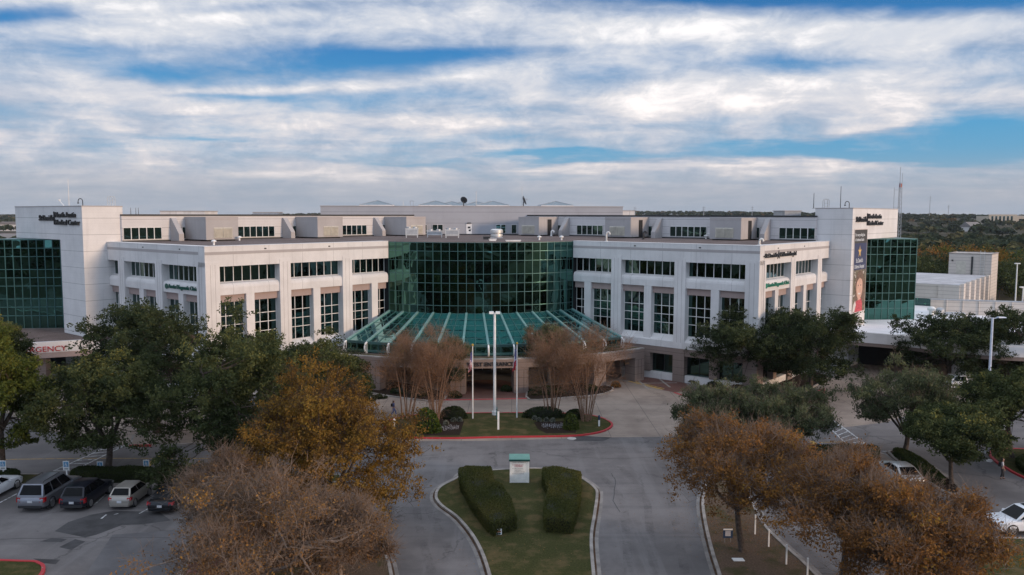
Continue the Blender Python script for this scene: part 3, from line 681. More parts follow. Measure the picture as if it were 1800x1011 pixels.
for k in range(0, NP + 1, 2):                 # white curved brackets at the rib ends
    a = -AE + 2 * AE * k / NP; mb = MB(); pts = []
    for q in range(9):
        ph = R(90 - 180 * q / 8); pts.append(onarc(RE + .02 + .5 * math.cos(ph), a, 4.66 + .62 * math.sin(ph)))
    mb.tube(pts, .11, 8); mb.tube([onarc(RE + .02, a, 4.0), onarc(RE + .02, a, 5.3)], .05, 6); mb.build('bracket', M_white, H, smooth=True)
# ---- the entrance canopy
can = MB(); na = 28; o_ = arc(33.0, -36.6, 36.6, na); i_ = arc(26.0, -40, 40, na); mid = arc(32.4, -36.6, 36.6, na); m2 = arc(31.6, -36, 36, na)
for k in range(na):
    can.hexa([(*p, z) for z in (2.98, 3.95) for p in (o_[k], o_[k + 1], i_[k + 1], i_[k])])
    can.hexa([(*p, z) for z in (3.95, 4.06) for p in (o_[k], o_[k + 1], mid[k + 1], mid[k])], 1)
can.build('canopy', [M_brown, M_kerb], H)
grn = MB()
for k in range(na): grn.hexa([(*p, z) for z in (3.955, 4.02) for p in (mid[k], mid[k + 1], m2[k + 1], m2[k])])
grn.build('canopy_planting', M_lawn, H)
for a in (-35.2, -24, -6.3, 6.4, 24, 35.2):
    c = onarc(32.1, a, 0); mb = MB(); M_ = Matrix.Translation(c) @ Matrix.Rotation(R(a), 4, 'Z')
    mb.box(-.85, .85, -.85, .85, 0, 2.975, 0, M_)
    for q in (-.3, .3): mb.box(q - .02, q + .02, -.856, -.85, .3, 2.7, 1, M_)
    mb.build('column', [M_brown, M_dark], H)
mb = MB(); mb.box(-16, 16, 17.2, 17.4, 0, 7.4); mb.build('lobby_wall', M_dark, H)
mb = MB(); mb.box(-5, 5, 16.9, 17.19, .1, 2.9, 0); lob = mb.build('lobby_doors', M_glass, H)
mb = MB()
for q in range(9): mb.box(-5 + q * 1.25 - .04, -5 + q * 1.25 + .04, 16.82, 16.895, 0, 2.95)
mb.build('door_frame', M_metal, lob)
# ---- corner towers
for sx in (-1, 1):
    N = (48.85 * sx, 14.15); u1 = (-sx * Q, Q); u2 = (sx * Q, Q)
    P = lambda a, b: (N[0] + u1[0] * a + u2[0] * b, N[1] + u1[1] * a + u2[1] * b)
    mb = MB(); mb.prism([P(0, 0), P(4.95, 0), P(4.95, 6.6), P(0, 6.6)], 0, 17.2); mb.prism([P(0, 0), P(4.95, 0), P(4.95, 21.0), P(0, 21.0)], 17.2, 21.4)
    mb.build('tower_wall', M_tower, H)
    mb = MB()
    for a, b, c, d_ in ((-.03, 4.98, -.03, .3), (-.03, 4.98, 20.7, 21.03), (-.03, .3, .3, 20.7), (4.65, 4.98, .3, 20.7)): mb.prism([P(a, c), P(b, c), P(b, d_), P(a, d_)], 21.36, 21.48)
    mb.build('tower_coping', M_coping_shade, H)
    # tower glass: a straight bay turned square to the front
    x0, x1, yf = 50.5 * sx, 63.5 * sx, 23.3
    fr = Fr((x0, yf), (sx, 0), (0, -1)); Lg = 13.0
    mb = MB(); fm = MB(); n = 13; zz = [17.05, 15.95, 14.85, 13.15, 12.05, 10.95, 9.25, 8.15, 7.0, 5.3]
    for k in range(n):
        for q in range(len(zz) - 1):
            e = [rnd.uniform(-.013, .013) for _ in range(3)]; t0, t1 = Lg * k / n, Lg * (k + 1) / n
            mb.quad(fr.p(t0, e[0], zz[q + 1]), fr.p(t1, e[1], zz[q + 1]), fr.p(t1, e[2], zz[q]), fr.p(t0, e[0] + e[2] - e[1], zz[q]))
    mb.quad(fr.p(Lg, 0, 5.3), fr.p(Lg, -14, 5.3), fr.p(Lg, -14, 17.05), fr.p(Lg, 0, 17.05))
    go = mb.build('tower_glass', M_drum, H)
    for k in range(n + 1): fr.box(fm, max(0, Lg * k / n - .035), Lg * k / n + .035, -.01, .09, 5.4, 17.1)
    for z in zz: fr.box(fm, 0, Lg, -.01, .07, z - .035, z + .035)
    for q in range(1, 12): fr.box(fm, Lg - .02, Lg + .07, -q * 1.0 - .03, -q * 1.0 + .03, 5.4, 17.1)
    fm.build('mullions', M_green, go)
    mb = MB(); mb.box(min(x0, x1 - sx * .05), max(x0, x1 - sx * .05), 23.38, 37, 0, 17.02); mb.build('tower_core', M_dark, H)
    mb = MB(); mb.box(min(x0, x1), max(x0, x1), 23.22, 37, 17.1, 17.16); mb.build('tower_glass_cap', M_green, H)
# ---- penthouse wings with boxes, fins and windows
for sx in (-1, 1):
    fr = Fr((45.33 * sx, 62.5 - 45.33), (-sx * Q, Q), (-sx * Q, -Q)); T_ = lambda x: (45.33 - x) / Q
    mb = MB(); mb.prism([(45.33 * sx, 17.17), (9.8 * sx, 52.7), (9.8 * sx, 78), (57 * sx, 78), (57 * sx, 29)], 16.97, 20.22)
    mb.build('penthouse_wall', M_pent, H)
    mb = MB(); Lp = T_(9.8); fr.box(mb, 0.0, Lp, -1.2, .08, 20.22, 20.44)
    mb.prism([(45.2 * sx, 18.6), (9.8 * sx, 54.0), (9.8 * sx, 78), (57 * sx, 78), (57 * sx, 31)], 20.222, 20.36); mb.build('penthouse_coping', M_blackmetal, H)
    bd = MB(); fr.box(bd, .0, Lp, .0, .10, 16.97, 17.12); bd.build('penthouse_base', M_blackmetal, H)
    for xa, xb, n in ((45.25, 41.7, 5), (33.9, 29.6, 6), (20.95, 17.3, 5)):
        t0, t1 = T_(xa), T_(xb); window(fr, t0, t1, 17.22, 18.76, .03, [t0 + (t1 - t0) * k / n for k in range(1, n)], [], M_glass, M_frame, bar=.09)
    for xa, xb in ((39.7, 37.4), (27.4, 24.8), (15.0, 12.2)):
        t0, t1 = T_(xa), T_(xb); window(fr, t0, t1, 17.22, 18.76, .03, [(t0 + t1) / 2], [], M_glass, M_frame, bar=.09)
    for xc in (40.6, 28.4, 16.0):
        t = T_(xc); mb = MB(); fr.prof(mb, [(0.0, 16.98), (2.2, 16.98), (2.2, 17.9), (.35, 19.95), (0, 19.95)], t - .35, t + .35); mb.build('buttress_fin', M_box, H)
    for xa, xb in ((35.65, 32.35), (23.2, 19.95), (10.8, 7.75)):
        t0, t1 = T_(xa) - 5.3, T_(xb) - 5.3; mb = MB(); fr.box(mb, t0, t1, 0.0, 5.3, 17.14, 19.75); fr.box(mb, t0 - .02, t1 + .02, 0.0, 5.32, 19.75, 20.12, 1)
        fr.box(mb, t0 + .3, t1 - .3, .3, 5.0, 16.97, 17.14, 2)
        b = mb.build('unit_box', [M_box, M_coping_shade, M_dark], H)
        lv = MB(); tc_ = (t0 + t1) / 2 + .1
        fr.box(lv, tc_ - 1.35, tc_ + 1.35, 5.3, 5.33, 17.35, 18.72)
        for q in range(11): fr.prof(lv, [(5.33, 17.38 + q * .122), (5.43, 17.36 + q * .122), (5.33, 17.46 + q * .122)], tc_ - 1.3, tc_ + 1.3)
        fr.box(lv, tc_ - .04, tc_ + .04, 5.33, 5.46, 17.35, 18.72)
        lv.build('louvre', M_louvre, b)
        if sx > 0:
            dm = MB(); fr.box(dm, t0 - .035, t0 - .022, 1.9, 3.0, 17.0, 19.7); dm.build('doorway', M_dark, b)
# ---- centre block and skylights
mb = MB(); mb.box(-25.6, 26.7, 52.7, 88, 16.97, 21.86); mb.build('centre_block', M_centre, H)
mb = MB(); mb.box(-25.7, 26.8, 52.6, 53.0, 21.862, 21.95); mb.box(-25.7, 26.8, 87.6, 88, 21.862, 21.95); mb.box(-9.8, 9.8, 52.6, 52.69, 17.0, 17.14, 1); mb.build('centre_coping', [M_coping_shade, M_blackmetal], H)
frc = Fr((0, 52.7), (1, 0), (0, -1))
for a, b, n in ((-6.65, -4.85, 2), (4.32, 6.03, 2), (7.03, 7.9, 1), (-7.9, -7.6, 1)):
    window(frc, a, b, 17.22, 18.75, .03, [(a + b) / 2] if n == 2 else [], [], M_glass, M_frame, bar=.08)
mb = MB(); frc.box(mb, -.82, .15, .0, .06, 17.02, 18.85); dr_ = mb.build('roof_door', M_white, H)
mb = MB(); frc.box(mb, -.55, -.1, .06, .075, 18.1, 18.4); frc.box(mb, -.4, -.05, .06, .075, 17.6, 17.9); mb.lathe([(.06, 0), (.06, .05)], (-.02, 52.6, 17.95), 8, axis='Y'); mb.build('door_notice', M_black, dr_)
mb = MB(); frc.box(mb, -.65, .0, .0, .3, 18.95, 19.1); mb.build('door_lamp', M_blackmetal, H)
M_sky_glass = plain('skylight_glass', (0.19, 0.24, 0.27), 0.5)
for cx, cy in ((-17.0, 66.7), (16.7, 66.7), (-6.2, 66.7), (-3.0, 74), (2.0, 74), (4.6, 66.7), (-1.0, 81)):
    mb = MB(); b = [(cx - 3.05, cy - 3.05), (cx + 3.05, cy - 3.05), (cx + 3.05, cy + 3.05), (cx - 3.05, cy + 3.05)]
    mb.prism(b, 21.86, 22.22); curb = mb.build('skylight', M_wall, H)
    mb = MB(); ap = (cx, cy, 23.05)
    for k in range(4): mb.poly([(*b[k], 22.22), (*b[(k + 1) % 4], 22.22), ap])
    mb.build('skylight_pane', M_sky_glass, curb)
    mb = MB()
    for k in range(4):
        mb.tube([(*b[k], 22.24), (cx, cy, 23.08)], .06, 4)
        e0, e1 = Vector((*b[k], 22.23)), Vector((*b[(k + 1) % 4], 22.23))
        for q in (.33, .67): mb.tube([e0.lerp(e1, q), (cx, cy, 23.06)], .035, 4)
    mb.build('skylight_bars', M_metal, curb)
for (x0, x1, y0, y1, zt, m_) in ((-50.5, -43.5, 48, 56, 21.0, M_wall), (-38.0, -33.6, 58, 62, 20.85, M_metal), (27.2, 30.6, 60, 66, 21.3, M_wall), (43.8, 46.2, 24, 28, 21.15, M_metal)):
    mb = MB(); mb.box(x0, x1, y0, y1, 20.36, zt - .1); mb.box(x0 - .1, x1 + .1, y0 - .1, y1 + .1, zt - .1, zt, 1); mb.build('stair_head', [m_, M_coping_shade], H)
# ---- the side canopies with their own flat roofs
lc = [(-46.6, 12.2), (-53.6, 9.6), (-64, 5.7), (-84, -1.6), (-84, 23.32), (-46.8, 23.32)]
mb = MB(); mb.prism(lc, 5.0, 5.32); mb.build('emergency_canopy_roof', M_gravel, H)
mb = MB(); e = lc[:4]
for k in range(3):
    a, b = Vector((*e[k], 0)), Vector((*e[k + 1], 0)); t = (b - a).normalized(); nn = Vector((t.y, -t.x, 0)); nn = nn if nn.y < 0 else -nn
    for z0, z1, o0, o1, m_ in ((4.15, 5.42, .0, .18, 0), (3.5, 4.148, .0, .14, 1)):
        mb.hexa([(*(p + nn * o).xy, z) for z in (z0, z1) for p, o in ((a, -.3), (b, -.3), (b, o1), (a, o1))], m_)
mb.build('emergency_fascia', [M_wall, M_pink], H)
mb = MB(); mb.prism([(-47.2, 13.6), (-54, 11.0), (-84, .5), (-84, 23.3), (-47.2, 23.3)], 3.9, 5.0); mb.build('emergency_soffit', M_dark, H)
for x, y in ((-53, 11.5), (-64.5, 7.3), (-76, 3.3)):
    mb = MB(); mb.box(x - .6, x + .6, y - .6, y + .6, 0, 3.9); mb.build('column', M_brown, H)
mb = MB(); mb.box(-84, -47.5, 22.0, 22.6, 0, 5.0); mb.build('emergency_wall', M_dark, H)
rc = catmull([(44.5, 14.3, 0), (47.3, 11.7, 0), (50.6, 9.2, 0), (52.9, 6.7, 0), (55.2, 3.2, 0), (59, -.5, 0), (66, -3, 0), (75, -4, 0), (92, -4, 0)], 5)
rp = [(p.x, p.y) for p in rc] + [(92, 60), (62.0, 60), (62, 30), (56, 24)]
mb = MB(); mb.prism(rp, 5.0, 5.34); mb.build('white_canopy_roof', M_whiteroof, H)
mb = MB(); mb2 = MB(); oo = offset(rc, -.25, False); ii = offset(rc, .35, False)
for k in range(len(rc) - 1):
    for z0, z1, m_, o1 in ((4.1, 5.41, 0, oo), (3.65, 4.098, 1, [p.lerp(q, .3) for p, q in zip(oo, rc)])):
        mb.hexa([(p.x, p.y, z) for z in (z0, z1) for p in (ii[k], ii[k + 1], o1[k + 1], o1[k])], m_)
mb.build('canopy_fascia', [M_wall, M_brown], H)
ri = offset(rc, 1.2, False)
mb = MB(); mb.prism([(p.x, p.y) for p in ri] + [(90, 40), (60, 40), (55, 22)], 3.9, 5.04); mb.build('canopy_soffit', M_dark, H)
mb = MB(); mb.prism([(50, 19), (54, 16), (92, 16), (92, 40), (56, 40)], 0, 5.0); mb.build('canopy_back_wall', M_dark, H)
for x, y in ((57.6, 3.2), (68, -1.0), (79, -2.2)):
    mb = MB(); mb.box(x - .7, x + .7, y - .7, y + .7, 0, 3.9); mb.build('column', M_wall, H)

# ================================================================ SIGNS ON THE BUILDING
def text_mb(body, size, ext=.06, align='LEFT', shear=0.0, sx=1.0, bold=0.0):
    cu = bpy.data.curves.new('lettering', 'FONT'); cu.body = body; cu.size = size; cu.extrude = ext / 2; cu.align_x = align; cu.shear = shear; cu.resolution_u = 3; cu.offset = bold
    o = bpy.data.objects.new('lettering', cu); C.objects.link(o)
    dg = bpy.context.evaluated_depsgraph_get(); me = o.evaluated_get(dg).to_mesh()
    mb = MB(); mb.v = [(v.co.x * sx, v.co.y, v.co.z) for v in me.vertices]; mb.f = [tuple(p.vertices) for p in me.polygons]; mb.m = [0] * len(mb.f)
    o.evaluated_get(dg).to_mesh_clear(); bpy.data.objects.remove(o); bpy.data.curves.remove(cu)
    return mb
def width(mb): return max(v[0] for v in mb.v) - min(v[0] for v in mb.v)
def fit_text(body, w_, h_, ext=.08, shear=0.0, bold=0.0):
    mb = text_mb(body, 1.0, ext, shear=shear, bold=bold); x0 = min(v[0] for v in mb.v); y0 = 0.0
    y1 = max(v[1] for v in mb.v); W = width(mb)
    mb.v = [((v[0] - x0) * w_ / W, (v[1] - y0) * h_ / y1, v[2]) for v in mb.v]
    return mb
def add(dst, src, dx=0, dy=0, dz=0, m=0):
    i = len(dst.v); dst.v += [(v[0] + dx, v[1] + dy, v[2] + dz) for v in src.v]
    dst.f += [tuple(k + i for k in f) for f in src.f]; dst.m += [m] * len(src.f)
def wallmat(org, dirx, z, out=.06):           # matrix of a sign lying on a wall of the building: x to the right, y up
    dv = Vector((dirx[0], dirx[1], 0)).normalized(); n = dv.cross(Vector((0, 0, 1)))
    M_ = Matrix.Identity(4)
    for k in range(3): M_[k][0] = dv[k]; M_[k][1] = (0, 0, 1)[k]; M_[k][2] = n[k]
    p = Vector((org[0], org[1], z)) + n * out; M_.translation = p
    return BM @ M_
def sign(name, parts, M_, label, cat='sign', group=None):
    mb = MB(); mats = []
    for src, x, y, m_ in parts:
        if m_ not in mats: mats.append(m_)
        add(mb, src, x, y, 0, mats.index(m_))
    o = mb.build(name, mats, recalc=False); o.matrix_world = M_; tag(o, label, cat, group); return o
def rect_mb(w_, h_, t=.06):
    mb = MB(); mb.box(0, w_, 0, h_, -t / 2, t / 2); return mb
def star_mb(r, n=5, inner=.42, t=.08, rot=90):
    mb = MB(); pts = [((r if k % 2 == 0 else r * inner) * math.cos(R(rot + k * 180 / n)), (r if k % 2 == 0 else r * inner) * math.sin(R(rot + k * 180 / n))) for k in range(2 * n)]
    mb.prism(pts, -t / 2, t / 2); return mb
def disc_mb(r, t=.08, n=20):
    mb = MB(); mb.prism([(r * math.cos(2 * math.pi * k / n), r * math.sin(2 * math.pi * k / n)) for k in range(n)], -t / 2, t / 2); return mb
def big_sign(M_, label):
    sign('building_sign', [(fit_text("St.David's", 4.5, .74, .14, .12, .014), 0, .5, M_letter), (rect_mb(.12, 1.66, .14), 4.74, .0, M_letter),
        (fit_text('North Austin', 6.0, .66, .14, 0, .014), 5.15, .94, M_letter), (fit_text('Medical Center', 7.05, .66, .14, 0, .014), 5.15, .0, M_letter)], M_, label)
big_sign(wallmat((-57.85, 23.15), (1, -1), 19.1, .1), 'black raised letters high on the shaded bluish tower face')
big_sign(wallmat((49.7, 15.0), (1, 1), 19.1, .1), 'black raised letters high on the sunlit tower face above the banner')
F_ = FR['side', 1]; p = F_.p(.93, 0, 0)
sign('building_sign', [(disc_mb(.09, .1, 10), .05, .2, M_letter), (fit_text("St.David's", 3.5, .52, .1, .12, .02), .25, .0, M_letter), (star_mb(.55, 5, .3), 4.2, .22, M_letter), (fit_text("Children's Hospital", 5.1, .55, .1, 0, .02), 4.6, .0, M_letter)],
     wallmat(p, F_.d, 15.58, .12), 'thin dark lettering with a star along the wing parapet')
M_litgreenlet = plain('lit_green_letters', (0.01, 0.19, 0.115), 0.4); M_shadegreenlet = plain('shaded_green_letters', (0.008, 0.085, 0.062), 0.4)  # one sign green in two tones: sunlit side and shaded side painted in
p = F_.p(1.75, 0, 0)
sign('building_sign', [(disc_mb(.30), .3, .22, M_litgreenlet), (fit_text('Austin Diagnostic Clinic', 6.45, .46, .1, 0, .012), .75, .05, M_litgreenlet)], wallmat(p, F_.d, 12.08, .0), 'green lettering in a lit tone on the sunlit spandrel of the wing')
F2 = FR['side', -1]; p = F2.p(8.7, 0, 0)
sign('building_sign', [(disc_mb(.30), .3, .22, M_shadegreenlet), (fit_text('Austin Diagnostic Clinic', 6.2, .46, .1, 0, .012), .75, .05, M_shadegreenlet)], wallmat(p, (Q, -Q), 12.08, .0), 'green lettering in a shaded tone on the shaded spandrel of the wing')
em = Vector((lc[0][0] - lc[1][0], lc[0][1] - lc[1][1], 0)).normalized()
a = Vector((-49.9, 10.98, 0)) - em * 5.6
sign('building_sign', [(fit_text('EMERGENCY', 5.55, .62, .1), 0, 0, M_red)], wallmat(a, em, 4.28, .24), 'red EMERGENCY letters on the white canopy fascia')
mbw = fit_text('WEST ENTRANCE', 5.35, .46, .08, 0, .015); mbw.v = [(v[0], v[1], v[2]) for v in mbw.v]
for k, v in enumerate(mbw.v):                  # bent to the curve of the canopy
    a_ = (v[0] - 2.55) / 33.05; mbw.v[k] = (33.06 * math.sin(a_) , 35.1 - (33.06 + v[2]) * math.cos(a_), 3.24 + v[1])
o = mbw.build('building_sign', M_letter, recalc=False); o.matrix_world = BM; tag(o, 'WEST ENTRANCE letters on the curved brown canopy edge', 'sign')
# the tall banner on the sunlit tower
M_navy = plain('banner_navy', (0.035, 0.042, 0.10), 0.6); M_bdark = plain('banner_dark', (0.05, 0.045, 0.04), 0.6)
M_gold = plain('banner_gold', (0.62, 0.40, 0.13), 0.6); M_skin = plain('printed_skin', (0.56, 0.34, 0.25), 0.6); M_hair = plain('printed_hair', (0.15, 0.09, 0.06), 0.6, 0, .6, 4)
M_prred = plain('printed_red', (0.46, 0.06, 0.075), 0.6, 0, .35, 4); M_bokeh = plain('printed_garden', (0.13, 0.105, 0.065), 0.6, 0, .7, 2.2); M_prwhite = plain('printed_white', (0.62, 0.56, 0.52), 0.6)
ban = tag(empty('banner'), 'tall printed banner with a gold star and a smiling girl', 'banner'); ban.matrix_world = wallmat((49.53, 14.83), (1, 1), 7.22, .02)
BW, BH = 5.5, 11.45
def flat(name, pts, m_, z):
    mb = MB(); mb.prism(pts, z - .006, z); return mb.build(name, m_, ban)
def ell(cx, cy, rx, ry, n=24, wob=0, a0=0, a1=360): return [(cx + rx * math.cos(R(a0 + (a1 - a0) * k / n)) * (1 + wob * math.sin(k * 2.3)), cy + ry * math.sin(R(a0 + (a1 - a0) * k / n))) for k in range(n)]
flat('banner_sheet', [(0, 0), (BW, 0), (BW, BH), (0, BH)], M_prwhite, .02)
flat('garden_picture', [(.12, .15), (BW - .12, .15), (BW - .12, 5.9), (.12, 5.9)], M_bokeh, .03)
flat('navy_panel', [(.12, 5.9), (BW - .12, 5.9), (BW - .12, 9.5), (.12, 9.5)], M_navy, .03)
flat('dark_panel', [(.12, 9.5), (BW - .12, 9.5), (BW - .12, BH - .12), (.12, BH - .12)], M_bdark, .03)
flat('hair', ell(3.0, 3.6, 2.0, 2.2, 26, .05), M_hair, .04); flat('hair', [(1.1, 3.6), (1.0, 1.6), (1.9, .8), (4.4, .8), (5.1, 1.8), (4.95, 3.8)], M_hair, .036)
flat('blouse', [(.13, .16), (4.3, .16), (4.1, 1.4), (3.5, 2.0), (2.4, 1.9), (1.3, 1.5), (.5, .9)], M_prred, .046)
flat('sleeve', [(.13, .16), (.9, .16), (1.5, 1.2), (1.1, 1.75), (.4, 1.2)], M_prwhite, .052)
flat('neck', [(2.2, 1.7), (3.3, 1.8), (3.2, 2.8), (2.2, 2.8)], M_skin, .052)
flat('face', ell(2.75, 3.45, 1.3, 1.6, 26), M_skin, .058)
for ex in (2.25, 3.25): flat('eye', ell(ex, 3.75, .16, .09, 10), M_bdark, .064)
flat('smile', ell(2.75, 2.75, .58, .28, 12, 0, 180, 360), M_prwhite, .064); flat('fringe', [(1.4, 4.1), (1.9, 5.1), (3.2, 5.3), (4.1, 4.1), (3.6, 4.55), (2.75, 4.8), (2.0, 4.5)], M_hair, .066)
r3 = random.Random(3)
for k in range(16):
    x, y = r3.choice((r3.uniform(.3, 1.1), r3.uniform(4.1, 4.5))), r3.uniform(1.9, 5.6); flat('light_spot', ell(x, y, .13, .13, 8), M_prwhite, .034)
mb = star_mb(.78, 5, .36, .01); mb.v = [(v[0] + 2.4, v[1] * 1.15 + 8.35, v[2] + .04) for v in mb.v]; mb.build('gold_star', M_gold, ban)
mb = MB(); add(mb, fit_text("St.David's", 2.9, .58, .012), .95, 6.9, .04); add(mb, fit_text("Children's Hospital", 4.1, .5, .012), .33, 6.12, .04); mb.build('lettering', M_white, ban, recalc=False)
mb = MB(); add(mb, fit_text('For every smiling face', 4.0, .42, .012), .35, 10.45, .04); add(mb, fit_text('in Northwest Austin', 3.7, .42, .012), .35, 9.8, .04); mb.build('lettering', M_white, ban, recalc=False)
# ================================================================ ROOFTOP THINGS
def on_roof(px_, py_, z=16.97): p = G(px_, py_, z); return p
def roof_unit(px_, py_, w_, d_, h_, label, legs=True):
    p = on_roof(px_, py_); t = empty('rooftop_unit', p, BR); tag(t, label, 'rooftop unit', 'air handling units on the drum roof')
    mb = MB(); b = .35 if legs else .05
    mb.box(-w_ / 2, w_ / 2, 0, d_, b, h_); mb.box(-w_ / 2 - .06, w_ / 2 + .06, -.06, d_ + .06, h_, h_ + .08, 0); mb.build('casing', M_ltmetal, t)
    for k in range(2):
        mb = MB(); mb.lathe([(.38, 0), (.38, .18), (.30, .22), (.05, .2)], (-w_ / 4 + k * w_ / 2, d_ / 2, h_ + .08), 14); mb.build('fan', M_metal, t, smooth=True)
    mb = MB()
    for q in range(6): mb.box(-w_ / 2 + .15, w_ / 2 - .15, -.03, -.002, b + .2 + q * (h_ - b - .3) / 6, b + .26 + q * (h_ - b - .3) / 6)
    mb.build('grille', M_metal, t)
    if legs:
        for sx, sy in ((-1, .1), (1, .1), (-1, d_ - .1), (1, d_ - .1)):
            mb = MB(); mb.box(sx * (w_ / 2 - .12) - .06, sx * (w_ / 2 - .12) + .06, sy - .06, sy + .06, 0, b); mb.build('leg', M_ltmetal, t)
roof_unit(724, 418.0, 1.9, 1.4, 1.35, 'pale rooftop unit on legs next to the left unit box')
roof_unit(764, 417.5, 2.4, 1.3, .95, 'low grey rooftop unit behind the drum, middle of the row')
roof_unit(795, 418.5, 2.1, 1.3, 1.2, 'pale rooftop unit on legs nearest the roof door')
p = on_roof(873, 418.5); t = tag(empty('exhaust_fan', p), 'big round silver exhaust fan on the drum roof', 'exhaust fan')
mb = MB(); mb.lathe([(.75, 0), (.75, .25), (.9, .3), (.9, .62), (.62, .66), (.62, .74), (.95, .8), (.95, 1.2), (.7, 1.35), (0, 1.4)], (0, 0, 0), 20); mb.build('housing', M_ltmetal, t, smooth=True)
mb = MB(); mb.box(-.9, .9, -.9, .9, 0, .16); mb.build('curb', M_metal, t)
def hatch(px_, py_, w_, d_, h_, m_, label, nm='roof_hatch'):
    p = on_roof(px_, py_); mb = MB(); mb.box(-w_ / 2, w_ / 2, -d_ / 2, d_ / 2, 0, h_); mb.box(-w_ / 2 - .08, w_ / 2 + .08, -d_ / 2 - .08, d_ / 2 + .08, h_, h_ + .07); o = mb.build(nm, m_, None, loc=p, rz=BR); tag(o, label, 'roof hatch')
hatch(855, 421, .9, .7, .35, M_blackmetal, 'low black roof hatch left of the round fan')
hatch(902, 424.5, 1.9, .5, .12, M_white, 'long flat white roof hatch at the drum edge')
hatch(866, 423.5, .9, .5, .2, M_white, 'small white roof hatch right behind the drum edge')
def gooseneck(px_, py_, h_, m_, label, r=.13, rz=0.0):
    p = on_roof(px_, py_); mb = MB(); pts = [(0, 0, 0), (0, 0, h_ * .7)] + [(.22 - .22 * math.cos(R(a)), 0, h_ * .7 + .3 * math.sin(R(a))) for a in (30, 60, 90, 120, 150, 180)]
    mb.tube(pts, r, 8); mb.lathe([(r * 1.8, 0), (r * 1.8, .06)], (0, 0, 0), 10); o = mb.build('vent_pipe', m_, None, smooth=True, loc=p, rz=rz); tag(o, label, 'vent pipe', 'vent pipes along the right roof')
gooseneck(969, 415, .85, M_white, 'white gooseneck vent pipe beside the open doorway box')
gooseneck(1066, 424, 1.3, M_ltmetal, 'tall bent vent pipe at the roof edge right of the drum', .12)
gooseneck(1131, 421, 1.2, M_blackmetal, 'dark bent vent pipe beside the middle right box', .15)
gooseneck(1335, 430, .55, M_ltmetal, 'short bent vent pipe at the right wing corner', .13)
for x, y, lb in ((948, 422, 'small white mushroom vent in front of the left box'), (987, 422, 'small white mushroom vent between two goosenecks'), (1241, 420, 'white mushroom vent beside a louvred box on the right wing'), (421, 423, 'white mushroom vent beside the first left box'), (376, 431, 'thin pale mushroom vent at the left wing corner')):
    p = on_roof(x, y); mb = MB(); mb.lathe([(.12, 0), (.12, .35), (.3, .38), (.3, .5), (.1, .6), (0, .6)], (0, 0, 0), 10); tag(mb.build('roof_vent', M_white, smooth=True, loc=p), lb, 'roof vent', 'small vents on the gravel roof')
def mast(p, h_, r, label, cross=(), m_=None, cat='antenna', name='antenna_mast', grp='antennas on the roofs'):
    mb = MB(); mb.tube([(0, 0, 0), (0, 0, h_)], [r, r * .6], 6)
    for z, l in cross: mb.tube([(-l, 0, z), (l, 0, z)], r * .6, 4)
    mb.lathe([(r * 4, 0), (r * 4, .04)], (0, 0, 0), 8)
    o = mb.build(name, m_ or M_metal, loc=p); tag(o, label, cat, grp); return o
def dish(p, rz, tilt, r, label):
    t = tag(empty('satellite_dish', p, rz), label, 'satellite dish')
    mb = MB(); mb.tube([(0, 0, 0), (0, 0, .9)], .08, 8); mb.lathe([(.4, 0), (.4, .06)], (0, 0, 0), 8); mb.build('mount', M_blackmetal, t)
    mb = MB(); n = 18; M_ = Matrix.Translation((0, 0, 1.05)) @ Matrix.Rotation(R(tilt), 4, 'X'); rings = []
    for q in range(6):
        rr = r * q / 5 + .01; z = rr * rr / (3.2 * r); rings.append([tuple(M_ @ Vector((rr * math.cos(2 * math.pi * k / n), rr * math.sin(2 * math.pi * k / n), z))) for k in range(n)])
    back = [[tuple(Vector(p_) - (M_.to_3x3() @ Vector((0, 0, .04)))) for p_ in rg] for rg in reversed(rings)]
    mb.loft(rings + back, cap=False); mb.build('dish', M_blackmetal, t, smooth=True)
    mb = MB(); f = M_ @ Vector((0, 0, r * .95)); mb.tube([M_ @ Vector((r * .95, 0, r * .28)), f], .025, 5); mb.tube([M_ @ Vector((-r * .6, r * .7, r * .28)), f], .02, 5); mb.lathe([(.07, -.08), (.07, .08)], f, 8); mb.build('feed_arm', M_metal, t)
def atz(px_, z, Y): q = atY(px_, 377, Y); return Vector((q.x, Y, z))
dish(atz(815, 21.9, 146), R(160), 60, .62, 'dark satellite dish tilted left on the centre block roof')
dish(atz(920, 21.9, 148), R(80), 70, .80, 'dark round satellite dish right of the skylights')
mast(atz(837, 21.9, 147), 2.7, .05, 'thin antenna standing above the middle skylights', ((2.6, .15),))
mast(atz(917.5, 21.9, 148.5), 3.6, .04, 'tall thin antenna behind the round dish')
mast(atz(709, 21.9, 146), .9, .04, 'short antenna left of the paired mast', ())
t = atz(724, 21.9, 148)
mb = MB(); mb.tube([(-.25, 0, 0), (-.25, 0, .95)], .04, 5); mb.tube([(.25, 0, 0), (.25, 0, .95)], .04, 5); mb.tube([(-.4, 0, .95), (.4, 0, .95)], .04, 5); tag(mb.build('roof_antenna', M_metal, loc=t), 'paired antenna frame beside the large skylight', 'antenna', 'antennas on the roofs')
mast(atz(1107, 20.36, 150), 1.1, .05, 'stubby pole on the right penthouse roof')
TL = B2W(-54, 22, 21.42); TRr = B2W(54, 22, 21.42)
mast(B2W(-52.0, 18.2, 21.42), 3.4, .035, 'thin whip antenna on the left tower roof')
mast(B2W(45.9, 19.4, 21.42), 2.1, .05, 'dark pole at the left edge of the right tower roof', m_=M_blackmetal)
mast(B2W(50.0, 19.9, 21.42), 3.1, .05, 'tall dark pole in the middle of the right tower roof', m_=M_blackmetal)
